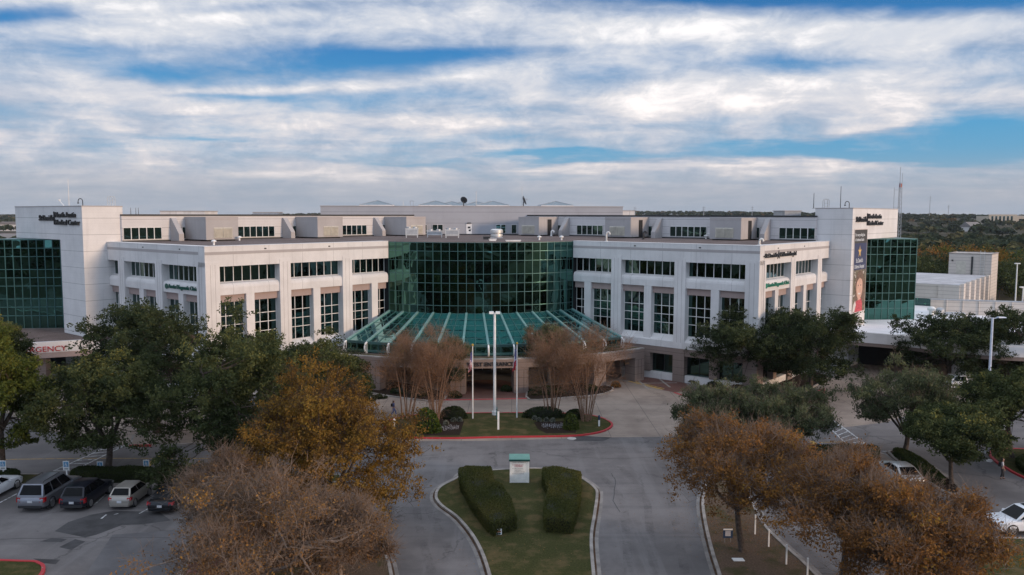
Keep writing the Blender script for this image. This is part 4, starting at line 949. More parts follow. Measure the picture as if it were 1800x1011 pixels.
for x, lb in ((230, 'thin rod leftmost on the left penthouse roof'), (239, 'thin rod, middle of three on the left penthouse'), (243.5, 'short rod, right of three on the left penthouse')): mast(atz(x, 20.4, 117), .95, .04, lb, m_=M_blackmetal)
def cage(p, rz, label, m_):
    mb = MB()
    for x in (-.32, .32):
        for y in (-.3, .3): mb.tube([(x, y, 0), (x, y, 1.05)] , .04, 5)
    for y in (-.3, .3): mb.tube([(-.32, y, 1.05), (-.18, y, 1.25), (.18, y, 1.25), (.32, y, 1.05)], .04, 5)
    for z in (.3, .7): mb.tube([(-.32, -.3, z), (.32, -.3, z)], .03, 4)
    mb.box(-.5, .5, -.4, .4, 0, .08); o = mb.build('ladder_cage', m_, loc=p, rz=rz); tag(o, label, 'ladder cage')
cage(B2W(-46.6, 17.5, 21.42), 0, 'pale hooped ladder cage on the left tower roof', M_ltmetal); cage(B2W(46.8, 17.6, 21.42), 0, 'grey hooped ladder cage on the right tower roof', M_metal)
def hook(p, rz, label):
    mb = MB(); pts = [(0, 0, 0), (0, 0, .55)] + [(-.28 + .28 * math.cos(R(a)), 0, .55 + .3 * math.sin(R(a))) for a in (30, 60, 90, 120, 150, 180)] + [(-.56, 0, .35)]
    mb.tube(pts, .05, 6); mb.lathe([(.10, 0), (.14, .1)], (-.56, 0, .25), 8); o = mb.build('gooseneck_lamp', M_blackmetal, loc=p, rz=rz, smooth=True); tag(o, label, 'lamp', 'small lamps on the tower roofs')
hook(B2W(-49.0, 14.9, 21.48), 0, 'hooked black lamp at the near corner of the left tower'); hook(B2W(48.7, 14.9, 21.48), 0, 'hooked black lamp at the near corner of the right tower')
p = B2W(-53.0, 19.2, 21.45); mb = MB(); mb.tube([(0, 0, 0), (-.6, 0, .7)], .04, 6); mb.lathe([(.05, 0), (.16, .12), (.16, .2)], (-.6, 0, .62), 10); tag(mb.build('flood_lamp', M_white, loc=p), 'white arm lamp leaning out over the left tower roof', 'lamp', 'small lamps on the tower roofs')
for px_, py_, lb, cov in ((1637, 551, 'white capped vent on the white canopy roof', 0), (1652, 553, 'grey capped vent beside the screen wall', 1)):
    p = G(px_, py_ + 3, 5.4); mb = MB(); mb.lathe([(.35, 0), (.35, .7), (.6, .75), (.6, 1.05), (.3, 1.3), (0, 1.32)], (0, 0, 0), 14); tag(mb.build('roof_vent', M_white if not cov else M_metal, smooth=True, loc=p), lb, 'roof vent')
p = G(1680, 563, 5.4); mb = MB(); mb.tube([(-1.6, 0, 0), (-1.6, 0, .75), (-1.3, 0, .95), (1.0, 0, .95), (1.3, 0, .75), (1.3, 0, 0)], .24, 8); tag(mb.build('roof_duct', M_metal, smooth=True, loc=p, rz=R(-6)), 'grey bent duct lying on the white roof', 'duct')

# ================================================================ THE BEIGE ANNEX
A = tag(empty('annex_building', (73.5, 135.3, 0), R(-37.8)), 'low beige block building with a flat roofed stair tower', 'building')
mb = MB(); mb.prism([(-16, 0), (0, 0), (0, 28), (-16, 28)], 0, 9.05); mb.build('wall', M_beige, A)
mb = MB(); mb.prism([(-15.9, .05), (-.05, .05), (-.05, 27.9), (-15.9, 27.9)], 9.052, 9.12); mb.build('roof', M_dullroof, A)
fa = Fr((0, 0), (0, 1), (1, 0))
for k in range(6):
    t0 = .2 + k * 5.1; mb = MB(); fa.box(mb, t0, t0 + 1.7, .002, .55, 0, 9.25); mb.build('pilaster', M_beige, A)
    if k < 5: window(fa, t0 + 2.3, t0 + 3.7, 4.6, 7.2, .03, [], [5.9], M_glass, M_blackmetal, parent=A)
fb_ = Fr((0, 0), (1, 0), (0, -1)); window(fb_, -7.6, -3.6, 4.9, 6.6, .03, [-6.3, -5], [5.7], M_glass, M_green, parent=A)
mb = MB(); fb_.box(mb, -16, -.002, .002, .12, 8.75, 9.05); fb_.box(mb, -3.2, -.002, .002, .2, 0, 8.748); fb_.box(mb, -9, -8, .002, .2, 0, 8.748); mb.build('front_pier', M_beige, A)
mb = MB(); mb.prism([(-6.75, 28.05), (.55, 28.05), (.55, 36.2), (-6.75, 36.2)], 0, 13.1); mb.build('stair_tower', M_beige, A)
mb = MB()
for a_, b_, c_, d_ in ((-6.85, .65, 27.95, 28.25), (-6.85, .65, 36.0, 36.3), (-6.85, -6.55, 28.25, 36.0), (.35, .65, 28.25, 36.0)): mb.box(a_, b_, c_, d_, 13.102, 13.25)
mb.build('tower_coping', M_kerb, A)
ft = Fr((-6.75, 28.05), (1, 0), (0, -1))
mb = MB(); ft.box(mb, 1.3, 3.0, .002, .05, 9.2, 11.7); mb.build('door', M_louvre, A)
mb = MB(); ft.box(mb, 3.9, 4.2, .002, .25, 9.1, 12.6); mb.build('duct', M_blackmetal, A)
mb = MB()
for x in (5.4, 6.1): ft.box(mb, x, x + .06, .1, .18, 9.1, 13.8)
for q in range(12): ft.box(mb, 5.4, 6.16, .1, .16, 9.3 + q * .35, 9.36 + q * .35)
mb.build('ladder', M_ltmetal, A)
mb = MB(); ft.box(mb, .5, .8, .002, .3, 11.7, 11.9); mb.build('wall_lamp', M_black, A)
sw = empty('screen_wall', (64.6, 127.0, 5.35)); tag(sw, 'long low beige screen wall on the white roof', 'wall')
mb = MB(); e = Vector((38, -12.0, 0)); n_ = Vector((e.y, -e.x, 0)).normalized() * -.3
mb.hexa([(0, 0, 0), (e.x, e.y, 0), (e.x + n_.x, e.y + n_.y, 0), (n_.x, n_.y, 0), (0, 0, 2.2), (e.x, e.y, 2.2), (e.x + n_.x, e.y + n_.y, 2.2), (n_.x, n_.y, 2.2)])
mb.build('panel', M_beige, sw); mb = MB()
mb.hexa([(x_, y_, z) for z in (2.202, 2.34) for x_, y_ in ((-.1, -.1), (e.x, e.y - .1), (e.x + n_.x, e.y + n_.y + .1), (n_.x - .1, n_.y + .1))]); mb.build('coping', M_metal, sw)
mb = MB()
for q in range(1, 18): c_ = e * (q / 18); mb.box(c_.x - .06, c_.x + .06, c_.y - .10, c_.y - .02, 0, 2.18)
mb.build('rib', M_beige, sw)
mb = MB(); mb.prism([(95, 141), (150, 130), (160, 152), (99, 156)], 0, 5.6); mb.prism([(95, 141), (150, 130), (160, 152), (99, 156)], 5.602, 5.75, 1); tag(mb.build('side_building', [M_beige, M_whiteroof]), 'low building with a flat white roof beyond the beige annex', 'building')
mb = MB(); pa = [(B2W(62, 24)), (B2W(92, 10)), (92, 128), (72, 134)]
mb.prism([(p_[0], p_[1]) for p_ in pa], 0, 5.30); mb.prism([(p_[0], p_[1]) for p_ in pa], 5.302, 5.385, 1); mb.build('service_wing', [M_beige, M_whiteroof], None); tag(bpy.data.objects['service_wing'], 'flat white roofed wing between the right tower and annex', 'building')
# ================================================================ STREET FURNITURE
def lamp_post(loc, h_, rz, label, head='double', m_=None):
    m_ = m_ or M_white; t = tag(empty('lamp_post', loc, rz), label, 'lamp post')
    mb = MB(); mb.lathe([(.28, 0), (.28, .5), (.16, .52), (.12, h_)], (0, 0, 0), 12); mb.build('pole', m_, t, smooth=True)
    if head == 'double':
        for s in (-1, 1):
            mb = MB(); mb.box(min(.1 * s, .55 * s), max(.1 * s, .55 * s), -.28, .28, h_ - .10, h_ + .12); mb.build('lamp_head', m_, t)
    else:
        mb = MB(); mb.tube([(0, 0, h_ - .1), (.7, 0, h_ + .02)], .05, 6); mb.build('arm', m_, t)
        mb = MB(); mb.hexa([(.6, -.22, h_ - .03), (1.5, -.22, h_ - .01), (1.5, .22, h_ - .01), (.6, .22, h_ - .03), (.6, -.18, h_ + .12), (1.45, -.15, h_ + .08), (1.45, .15, h_ + .08), (.6, .18, h_ + .12)]); mb.build('lamp_head', m_, t)
lamp_post(G(869.5, 731), 10.6, 0, 'tall white lamp post in the flag island')
M_bluewhite = plain('pale_blue_paint', (0.50, 0.56, 0.66), 0.4)
lamp_post(G(1737, 705), 9.3, R(5), 'pale lamp post rising between the right oaks', 'single', M_bluewhite)
p = atY(1302, 640, 100)
# flagpoles
def flagpole(loc, h_, label): 
    t = tag(empty('flagpole', loc), label, 'flagpole', 'flagpoles on the island lawn')
    mb = MB(); mb.lathe([(.16, 0), (.16, .06), (.075, .08), (.045, h_)], (0, 0, 0), 10); mb.build('pole', M_white, t, smooth=True)
    mb = MB(); mb.lathe([(.01, 0), (.09, .03), (.12, .12), (.09, .2), (.01, .24)], (0, 0, h_), 10); mb.build('finial', M_yellow, t, smooth=True)
fpA, fpB = G(831, 737.5), G(908.5, 736)
flagpole(fpA, 7.45, 'white flagpole carrying the limp striped flag'); flagpole(fpB, 7.55, 'white flagpole carrying the limp red, white and blue flag')
def flag_mats(t):
    pass
M_fred = plain('flag_red', (0.36, 0.03, 0.045), 0.8); M_fwhite = plain('flag_white', (0.66, 0.64, 0.66), 0.8); M_fblue = plain('flag_blue', (0.10, 0.10, 0.28), 0.8)
def limp_flag(loc, top, fly, hoist, stripes, label, texas=False):
    mb = MB(); nu, nv = 26, 22; mats = [M_fred, M_fwhite, M_fblue]
    def pt(u, v):                           # u along the fly, v down the hoist; gathered folds hanging down
        sag = u * hoist * 1.15; x = -.06 - .12 * math.sin(u * 15) * (.6 + .4 * v) - .26 * u ** .7; y = .10 * math.sin(u * 22 + 1 + v)
        return (x, y, top - v * hoist - sag * (1 - .35 * v))
    def mi(u, v):
        if texas:
            if u < .33: return 2
            return 1 if v < .5 else 0
        if u < .4 and v < .54: return 2
        return 0 if int(v * 13) % 2 == 0 else 1
    for a in range(nu):
        for b in range(nv):
            u0, u1, v0, v1 = a / nu, (a + 1) / nu, b / nv, (b + 1) / nv
            mb.quad(pt(u0, v0), pt(u1, v0), pt(u1, v1), pt(u0, v1), mi((u0 + u1) / 2, (v0 + v1) / 2))
    o = mb.build('flag', mats, recalc=False, smooth=True, loc=loc); tag(o, label, 'flag')
    so = o.modifiers.new('s', 'SOLIDIFY'); so.thickness = .012
limp_flag(fpA, 6.9, 1.5, 1.25, True, 'limp flag with red and white stripes on its pole')
limp_flag(fpB, 7.1, 1.5, 1.35, True, 'limp flag with blue above and red below', True)
# monument sign
M_copper = plain('green_roof_metal', (0.115, 0.27, 0.215), 0.5); M_dkgreen = plain('dark_green_metal', (0.008, 0.065, 0.062), 0.4); M_signwhite = plain('sign_cream', (0.86, 0.85, 0.80), 0.5); M_ltgrey = plain('sign_grey_text', (0.36, 0.35, 0.33), 0.5); M_sgred = plain('sign_red_text', (0.50, 0.12, 0.13), 0.5)
p = G(913, 851); ms = tag(empty('monument_sign', p), 'cream directory sign with a green cap between two hedges', 'sign')
mb = MB(); mb.box(-.62, .62, .0, .8, .10, 1.80); mb.build('cabinet', M_signwhite, ms)
for s in (-1, 1):
    mb = MB(); mb.box(s * .68 - .06, s * .68 + .06, -.05, .85, 0, 1.80); mb.build('post', M_signwhite, ms)
mb = MB(); mb.box(-.80, .80, -.12, .92, 1.80, 1.93, 0); mb.hexa([(-.80, -.12, 1.932), (.80, -.12, 1.932), (.80, .92, 1.932), (-.80, .92, 1.932), (-.78, -.10, 1.98), (.78, -.10, 1.98), (.78, .90, 2.10), (-.78, .90, 2.10)], 1); mb.build('cap', [M_dkgreen, M_copper], ms)
mts = [M_ltgrey, M_sgred]
def onsign(name, body, w_, h_, x, z, m):
    s = fit_text(body, w_, h_, .012); mb = MB(); mb.v = [(v[0] + x, -.008 - v[2], v[1] + z) for v in s.v]; mb.f = s.f; mb.m = [0] * len(s.f); mb.build(name, mts[m], ms, recalc=False)
onsign('heading', 'WEST ENTRANCE', .98, .08, -.5, 1.66, 0)
for body, w_, h_, z, m in (('EMERGENCY', .68, .085, 1.45, 1), ('CHILDREN', .60, .085, 1.34, 1), ('Main Entrance', .64, .075, 1.18, 0), ('Registration', .52, .075, 1.06, 0), ('Outpatient Services', .78, .075, .93, 0), ('Patient Pickup', .72, .075, .78, 0)): onsign('text_row', body, w_, h_, -.38, z, m)
for z, m in ((1.45, 1), (1.18, 0), (.78, 0)):
    mb = MB(); mb.poly([(-.52, -.012, z), (-.44, -.012, z + .04), (-.52, -.012, z + .08)]); mb.build('arrow', mts[m], ms, recalc=False)
# small signs
M_signblue = plain('sign_blue', (0.10, 0.26, 0.42), 0.45); M_signnavy = plain('sign_navy', (0.018, 0.04, 0.085), 0.45); M_orange = plain('sign_orange', (0.40, 0.15, 0.08), 0.5)
def isa(mb, s, z0, m):                        # wheelchair pictogram
    def ring(cx, cz, r0, r1, a0, a1, n=12):
        for k in range(n):
            b0, b1 = R(a0 + (a1 - a0) * k / n), R(a0 + (a1 - a0) * (k + 1) / n)
            mb.quad((cx + r0 * math.cos(b0), -.026, cz + r0 * math.sin(b0)), (cx + r1 * math.cos(b0), -.026, cz + r1 * math.sin(b0)), (cx + r1 * math.cos(b1), -.026, cz + r1 * math.sin(b1)), (cx + r0 * math.cos(b1), -.026, cz + r0 * math.sin(b1)), m)
    ring(-.01 * s, z0 + .32 * s, .16 * s, .22 * s, 110, 380); ring(-.05 * s, z0 + .74 * s, 0, .07 * s, 0, 360)
    for x0, z_0, x1, z_1 in ((-.09, .38, -.02, .66), (-.09, .36, .16, .44), (.10, .12, .17, .40), (.10, .10, .24, .16), (-.04, .50, .14, .56)): mb.quad((x0 * s, -.0262, z0 + z_0 * s), (x1 * s, -.0262, z0 + z_0 * s), (x1 * s, -.0262, z0 + z_1 * s), (x0 * s, -.0262, z0 + z_1 * s), m)
def parking_sign(px_, py_, h_, label, rz=0):
    t = tag(empty('parking_sign', G(px_, py_), rz), label, 'sign', 'accessible parking signs')
    mb = MB(); mb.box(-.05, .05, -.03, .03, 0, h_); mb.build('post', M_white, t)
    mb = MB(); mb.box(-.24, .24, -.05, -.032, h_ - .72, h_, 0); mb.box(-.19, .19, -.060, -.0505, h_ - .46, h_ - .06, 1); mb.m[-6:] = [1] * 6
    k = len(mb.v); isa(mb, .40, h_ - .45, 2); mb.v[k:] = [(v[0], v[1] - .036, v[2]) for v in mb.v[k:]]
    mb.box(-.16, .16, -.056, -.0505, h_ - .66, h_ - .54, 3); mb.m[-6:] = [3] * 6
    mb.build('panel', [M_white, M_signblue, M_fwhite, M_metal], t, recalc=False)
parking_sign(7, 844, 1.55, 'blue and white wheelchair parking sign at the left picture edge')
parking_sign(118, 846, 1.6, 'wheelchair parking sign beside the sidewalk gap and silver SUV')
parking_sign(177, 834, 1.05, 'wheelchair parking sign left of the forked oak trunk')
parking_sign(258, 832, 1.1, 'wheelchair parking sign beside the broad yellow stripe')
parking_sign(1440, 797, .95, 'wheelchair parking sign in front of the dark right hedge, beside a yellow stripe')
parking_sign(1513, 797, .95, 'wheelchair parking sign at the striped crossing')
def yard_sign(px_, py_, w_, h_, zb, label, paint, rz=0.0):
    t = tag(empty('yard_sign', G(px_, py_), rz), label, 'sign')
    mb = MB()
    for s in (-1, 1): mb.tube([(s * w_ * .3, 0, 0), (s * w_ * .3, 0, zb + h_ * .5)], .012, 5)
    mb.build('stake', M_metal, t)
    mb = MB(); mb.box(-w_ / 2, w_ / 2, -.02, -.012, zb, zb + h_); pn = mb.build('panel', paint[0], t)
    for nm, x0, x1, z0, z1, m_ in paint[1]:
        mb = MB(); mb.box(-w_ / 2 + x0 * w_, -w_ / 2 + x1 * w_, -.028, -.0205, zb + z0 * h_, zb + z1 * h_); mb.build(nm, m_, pn)
    return t, pn, zb
yard_sign(875, 943, .52, .40, .10, 'small white yard sign with an orange band by the hedge tip', (M_white, [('band', .1, .9, .42, .66, M_orange), ('band', .1, .9, .12, .32, M_signblue), ('heading', .08, .5, .76, .88, M_metal)]), R(12))
t, pn, zb = yard_sign(1279, 957, .60, .60, .42, 'navy notice sign with white rows of text in the right bed', (M_signnavy, [('heading', .02, .98, .84, .99, M_white)] + [('text_row', .22, .78, z, z + .06, M_fwhite) for z in (.70, .58, .46, .34, .22)]))
p = G(1298, 988); mb = MB(); mb.hexa([(-.33, -.2, .13), (.33, -.2, .13), (.30, .2, .13), (-.36, .2, .13), (-.33, -.2, .17), (.33, -.2, .17), (.30, .2, .17), (-.36, .2, .17)]); tag(mb.build('ground_plaque', M_white, loc=p), 'white plaque lying flat in the grass of the right bed', 'plaque')
for i, (x, y, h_, lb) in enumerate(((1327, 942, 1.25, 'white marker post left of the orange tree trunk, tallest in the bed'), (1351, 964, 1.05, 'white marker post just right of the orange tree trunk'), (1382, 995, 1.15, 'white marker post beside the bed edging kerb'), (1419, 1018, 1.1, 'white marker post nearest the bottom edge under brown branches'), (1292, 905, .2, 'short pale stump post behind the navy sign'))):
    mb = MB(); mb.box(-.04, .04, -.04, .04, .1, .1 + h_); mb.box(-.05, .05, -.05, .05, .1 + h_, .13 + h_); tag(mb.build('marker_post', M_white, loc=G(x, y)), lb, 'post', 'white marker posts in the right bed')
p = G(876, 757); t = tag(empty('island_sign', p), 'narrow white sign seen edge on in the flag lawn', 'sign')
mb = MB(); mb.box(-.09, .09, -.05, .05, .1, 1.85); mb.build('post', M_white, t); mb = MB(); mb.box(-.20, -.095, -.04, .9, 1.1, 2.1); mb.build('panel', M_dkgreen, t)
for x, y, lb, m2_ in ((1053, 751, 'short white bollard with a dark top on the flag lawn', M_signnavy), (693, 758, 'short white bollard at the left tip of the flag lawn', M_white)):
    t = tag(empty('bollard_light', G(x, y)), lb, 'bollard'); mb = MB(); mb.lathe([(.09, 0), (.09, .62)], (0, 0, .1), 10); mb.build('post', M_white, t); mb = MB(); mb.lathe([(.10, 0), (.12, .25), (.12, .38), (.05, .48)], (0, 0, .722), 10); mb.build('lamp_head', m2_, t)
p = G(1097, 663); t = tag(empty('litter_bin', p), 'pale grey litter bin against the right canopy column', 'litter bin')
mb = MB(); mb.lathe([(.34, 0), (.40, 1.05)], (0, 0, 0), 12); mb.build('body', M_ltmetal, t, smooth=True); mb = MB(); mb.lathe([(.43, 1.052), (.43, 1.2), (.2, 1.42), (0, 1.44)], (0, 0, 0), 12); mb.build('lid', M_white, t, smooth=True)
p = G(1215, 671); mb = MB(); mb.tube([(0, 0, 0), (0, 0, .55)], .14, 10); mb.lathe([(.22, .5), (.22, .62), (.14, .66), (.12, .85), (0, .95)], (0, 0, 0), 12); mb.tube([(-.3, 0, .72), (.3, 0, .72)], .08, 8); tag(mb.build('fire_hydrant', M_red, smooth=True, loc=p), 'red hydrant against the white base of the right wing', 'hydrant')
p = G(1761, 812); t = tag(empty('stop_sign', p, R(150)), 'stop sign seen from its dull red back by the right island', 'sign'); mb = MB(); mb.tube([(0, 0, 0), (0, 0, 2.6)], .04, 6); mb.build('post', M_bark, t)
M_stop = plain('stop_red', (0.22, 0.03, 0.025), 0.5); mb = MB(); mb.prism([(.38 * math.cos(R(22.5 + 45 * k)), .38 * math.sin(R(22.5 + 45 * k))) for k in range(8)], -.01, .01); mb.v = [(v[0], v[2] - .06, v[1] + 2.35) for v in mb.v]; mb.build('panel', M_stop, t)
# stacked chairs / planter under the left canopy end: a low white ramp wall
mb = MB(); p = G(640, 668); mb.box(-2.6, 2.6, -.15, .15, 0, .8); mb.box(-2.6, 2.6, -.2, .2, .8, .9); tag(mb.build('ramp_wall', M_wall, loc=p, rz=R(35)), 'low pale ramp wall under the left canopy end', 'wall')

# ================================================================ CARS
def paint(name, col, metal=.3): return mat(name, lambda t: PB(t, t.mix(t.fac(t.noise(OC(t), 2.0, 3), .3, .7), tuple(c * .93 for c in col), col), .28, metal, spec=.3, **{'Coat Weight': .35, 'Coat Roughness': .08}))
M_carglass = mat('car_glass', lambda t: PB(t, (0.004, 0.005, 0.006), .08, 0, spec=.12)); M_tyre = plain('tyre_rubber', (0.016, 0.016, 0.016), .85); M_rim = plain('alloy_rim', (0.42, 0.42, 0.43), .3, .8)
M_tail = plain('tail_light_red', (0.34, 0.012, 0.016), .2); M_head = plain('headlight_clear', (0.55, 0.57, 0.60), .12, .3); M_plate = plain('number_plate', (0.55, 0.56, 0.58), .5); M_trim = plain('black_trim', (0.018, 0.018, 0.02), .6)
def lerp(a, b, f): return a + (b - a) * f
def car(kind, m_body, loc, heading, label, group=None, rack=False, name='parked_car', roofglass=False, cut_plate=True):
    L, W, Ht, zb, hood, belt, g = {'suv': (5.2, 2.0, 1.95, .28, 1.12, 1.14, (1.25, 2.15, 4.75, 5.12)), 'crossover': (4.6, 1.82, 1.66, .24, .98, 1.00, (1.15, 2.05, 4.05, 4.5)),
        'hatch': (3.65, 1.62, 1.50, .20, .92, .96, (.75, 1.55, 3.15, 3.55)), 'sedan': (4.85, 1.85, 1.45, .20, .90, .95, (1.35, 2.25, 3.55, 4.35)), 'pickup': (5.4, 1.95, 1.80, .32, 1.1, 1.12, (1.45, 2.2, 3.5, 3.7))}[kind]
    t = tag(empty(name, loc, heading - math.pi / 2 + math.pi / 2), label, 'car', group)
    X = lambda d: L / 2 - d                  # d measured back from the nose; +x is forward
    # body: sections from nose to tail
    def ring(d, w_, z0, z1, tuck=.9):
        h = w_ / 2
        return [(X(d), s * yy, zz) for s, yy, zz in ([(1, h * .80, z0), (1, h * .98, z0 + .12), (1, h, lerp(z0, z1, .5)), (1, h * .975, z1 - .10), (1, h * tuck, z1 - .015), (1, h * .55, z1 + .02)] + [(-1, h * .55, z1 + .02), (-1, h * tuck, z1 - .015), (-1, h * .975, z1 - .10), (-1, h, lerp(z0, z1, .5)), (-1, h * .98, z0 + .12), (-1, h * .80, z0)])]
    tail = belt + (.0 if kind in ('sedan',) else .02)
    secs = [(0.0, W * .78, zb + .14, hood - .30), (.06, W * .88, zb + .05, hood - .17), (.25, W * .96, zb, hood - .07), (.7, W, zb, hood), (g[0], W, zb, belt - .02), ((g[0] + g[3]) / 2, W, zb, belt), (g[3] - .25, W, zb, belt + .02), (L - .35, W * .99, zb, tail), (L - .10, W * .94, zb + .04, tail - .06), (L, W * .86, zb + .12, tail - .22)]
    mb = MB(); mb.loft([ring(*s) for s in secs])
    # cabin
    wb, wt = W * .90, W * .72
    def cab(d, z, w_): h = w_ / 2; return [(X(d), h, belt - .06), (X(d), h, min(z, belt) if z <= belt else belt), (X(d), lerp(h, wt / 2, .93) if z > belt + .1 else h, z - .05 if z > belt + .1 else z), (X(d), wt / 2 * .86 if z > belt + .1 else h * .9, z), (X(d), -(wt / 2 * .86 if z > belt + .1 else h * .9), z), (X(d), -(lerp(h, wt / 2, .93) if z > belt + .1 else h), z - .05 if z > belt + .1 else z), (X(d), -h, min(z, belt) if z <= belt else belt), (X(d), -h, belt - .06)]
    mb.loft([cab(g[0], belt - .02, wb), cab(g[1], Ht - .03, wb), cab((g[1] + g[2]) / 2, Ht, wb), cab(g[2], Ht - .04, wb), cab(g[3], belt + .01, wb)])
    mb.build('body', m_body, t, smooth=True, auto=35)
    # glass
    def q4(nm, a, b, c, d_, m_=M_carglass, push=.012):
        a, b, c, d_ = map(Vector, (a, b, c, d_)); n = (b - a).cross(d_ - a).normalized(); ctr = (a + b + c + d_) / 4
        if n.dot(ctr - Vector((0, 0, belt * .8))) < 0: n = -n
        m2 = MB(); pts = [p_ + n * push for p_ in (a, b, c, d_)]; inn = [p_ - n * .03 for p_ in (a, b, c, d_)]; m2.hexa(inn + pts); return m2.build(nm, m_, t)
    def edge(d0, d1, f): return lerp(d0, d1, f)
    def wsl(d0, d1, lo, hi, nm):
        for_ = []
        for f in (lo, hi):
            d = lerp(d0, d1, f); z = lerp(belt, Ht - .035, f); hw = lerp(wb * .45, wt / 2 * .86, f) * .96; for_.append((d, z, hw))
        (da, za, ha), (db, zb2, hb) = for_
        q4(nm, (X(da), -ha, za), (X(da), ha, za), (X(db), hb, zb2), (X(db), -hb, zb2))
    wsl(g[0], g[1], .06, .93, 'windscreen')
    if kind != 'pickup' or True: wsl(g[3], g[2], .10 if kind != 'sedan' else .05, .90, 'rear_window')
    for s in (-1, 1):
        def sp(d, f): 
            z = lerp(belt + .03, Ht - .09, f); h = lerp(wb / 2, lerp(wb / 2, wt / 2, .93), f); return (X(d), s * h, z)
        lo0, hi0, lo1, hi1 = g[0] + .28, g[1] + .06, g[3] - .22, g[2] - .02
        cuts = [0, .36, .70, 1.0] if kind in ('suv', 'crossover', 'sedan') else [0, .52, 1.0]
        for k in range(len(cuts) - 1):
            a0, a1 = cuts[k] + (.0 if k == 0 else .02), cuts[k + 1] - (.0 if k == len(cuts) - 2 else .02)
            q4('side_window', sp(lerp(lo0, lo1, a0), .02), sp(lerp(lo0, lo1, a1), .02), sp(lerp(hi0, hi1, a1), .96), sp(lerp(hi0, hi1, a0), .96))
        # mirrors, lamps
        m2 = MB(); mx, my = X(g[0] + .45), s * (W / 2 + .02); m2.hexa([(mx - .09, my, belt - .02), (mx + .07, my, belt - .02), (mx + .07, my + s * .18, belt), (mx - .09, my + s * .18, belt), (mx - .09, my, belt + .14), (mx + .04, my, belt + .14), (mx + .04, my + s * .17, belt + .13), (mx - .09, my + s * .17, belt + .13)]); m2.build('mirror', m_body, t)
        m2 = MB(); zt = tail - .16; hh = .50 if kind in ('suv', 'crossover') else .26
        y0, y1 = s * W * .33, s * W * .485
        m2.hexa([(X(L - .16), y0, zt - hh * .55), (X(L + .012), y0 * 1.02, zt - hh * .5), (X(L - .05), y1, zt - hh * .5), (X(L - .30), y1 * 1.012, zt - hh * .5), (X(L - .2), y0, zt + .06), (X(L - .015), y0 * 1.02, zt + .05), (X(L - .10), y1, zt + .06), (X(L - .34), y1 * 1.012, zt + .07)]); m2.build('tail_light', M_tail, t)
        if kind == 'crossover':
            pass
        m2 = MB(); zh = hood - .26
        m2.hexa([(X(.10), s * W * .24, zh - .08), (X(.0), s * W * .25, zh - .09), (X(.10), s * W * .47, zh - .02), (X(.42), s * W * .49, zh + .02), (X(.16), s * W * .24, zh + .07), (X(.02), s * W * .25, zh + .06), (X(.14), s * W * .465, zh + .10), (X(.46), s * W * .487, zh + .13)]); m2.build('headlight', M_head, t)
    m2 = MB(); zp = tail - .36 if kind != 'hatch' else tail - .38
    m2.box(X(L + .018), X(L - .01), -.16, .16, zp - .08, zp + .08); m2.build('number_plate', M_plate, t)
    m2 = MB(); m2.box(X(L + .05), X(L - .2), -W * .40, W * .40, zb + .08, zb + .25); m2.build('rear_bumper', M_trim if kind in ('crossover', 'suv') else m_body, t)
    m2 = MB(); m2.box(X(.12), X(-.03), -W * .28, W * .28, hood - .44, hood - .24); m2.box(X(.14), X(-.02), -W * .34, W * .34, zb + .08, zb + .24); m2.build('grille', M_trim, t)
    r_ = {'suv': .40, 'crossover': .36, 'hatch': .30, 'sedan': .33, 'pickup': .39}[kind]
    for d in (.17 * L + .08, L - .19 * L):
        for s in (-1, 1):
            m2 = MB(); y = s * (W / 2 - .12)
            m2.lathe([(r_ * .62, -.11), (r_ * .95, -.115), (r_, -.07), (r_, .07), (r_ * .95, .115), (r_ * .62, .11)], (X(d), y, r_), 22, axis='Y'); ty = m2.build('wheel', M_tyre, t, smooth=True)
            m2 = MB(); yo = y + s * .118
            m2.lathe([(r_ * .64, -.03), (r_ * .64, .0), (r_ * .56, .0), (r_ * .54, -.02)], (X(d), yo, r_), 20, axis='Y'); m2.lathe([(.01, .005), (r_ * .16, .0), (r_ * .16, -.02)], (X(d), yo, r_), 12, axis='Y')
            for k in range(5):
                a = 2 * math.pi * k / 5 + .3; ca, sa = math.cos(a), math.sin(a); hw = r_ * .075
                m2.hexa([(X(d) + ca * rr - sa * q, yo + yy, r_ + sa * rr + ca * q) for yy in (-.02, .004) for rr, q in ((r_ * .1, -hw), (r_ * .6, -hw), (r_ * .6, hw), (r_ * .1, hw))])
            m2.build('rim', M_rim, ty)
            m2 = MB(); ra = r_ * 1.16
            pts = [(X(d) + ra * math.cos(R(a)), r_ + ra * math.sin(R(a))) for a in range(-15, 196, 15)]; pin = [(X(d) + r_ * .5 * math.cos(R(a)), r_ + r_ * .5 * math.sin(R(a))) for a in range(-15, 196, 15)]
            ya = s * (W / 2 + .004)
            for k in range(len(pts) - 1): m2.hexa([(pts[k][0], ya - s * .1, pts[k][1]), (pts[k + 1][0], ya - s * .1, pts[k + 1][1]), (pin[k + 1][0], ya - s * .1, pin[k + 1][1]), (pin[k][0], ya - s * .1, pin[k][1]), (pts[k][0], ya, pts[k][1]), (pts[k + 1][0], ya, pts[k + 1][1]), (pin[k + 1][0], ya - s * .02, pin[k + 1][1]), (pin[k][0], ya - s * .02, pin[k][1])])
            m2.build('wheel_arch', M_trim, t)
    if rack:
        for s in (-1, 1):
            m2 = MB(); m2.tube([(X(g[1] + .3), s * W * .30, Ht - .02), (X(g[1] + .4), s * W * .30, Ht + .07), (X(g[2] - .35), s * W * .30, Ht + .06), (X(g[2] - .2), s * W * .30, Ht - .03)], .022, 6); m2.build('roof_rail', M_trim, t)
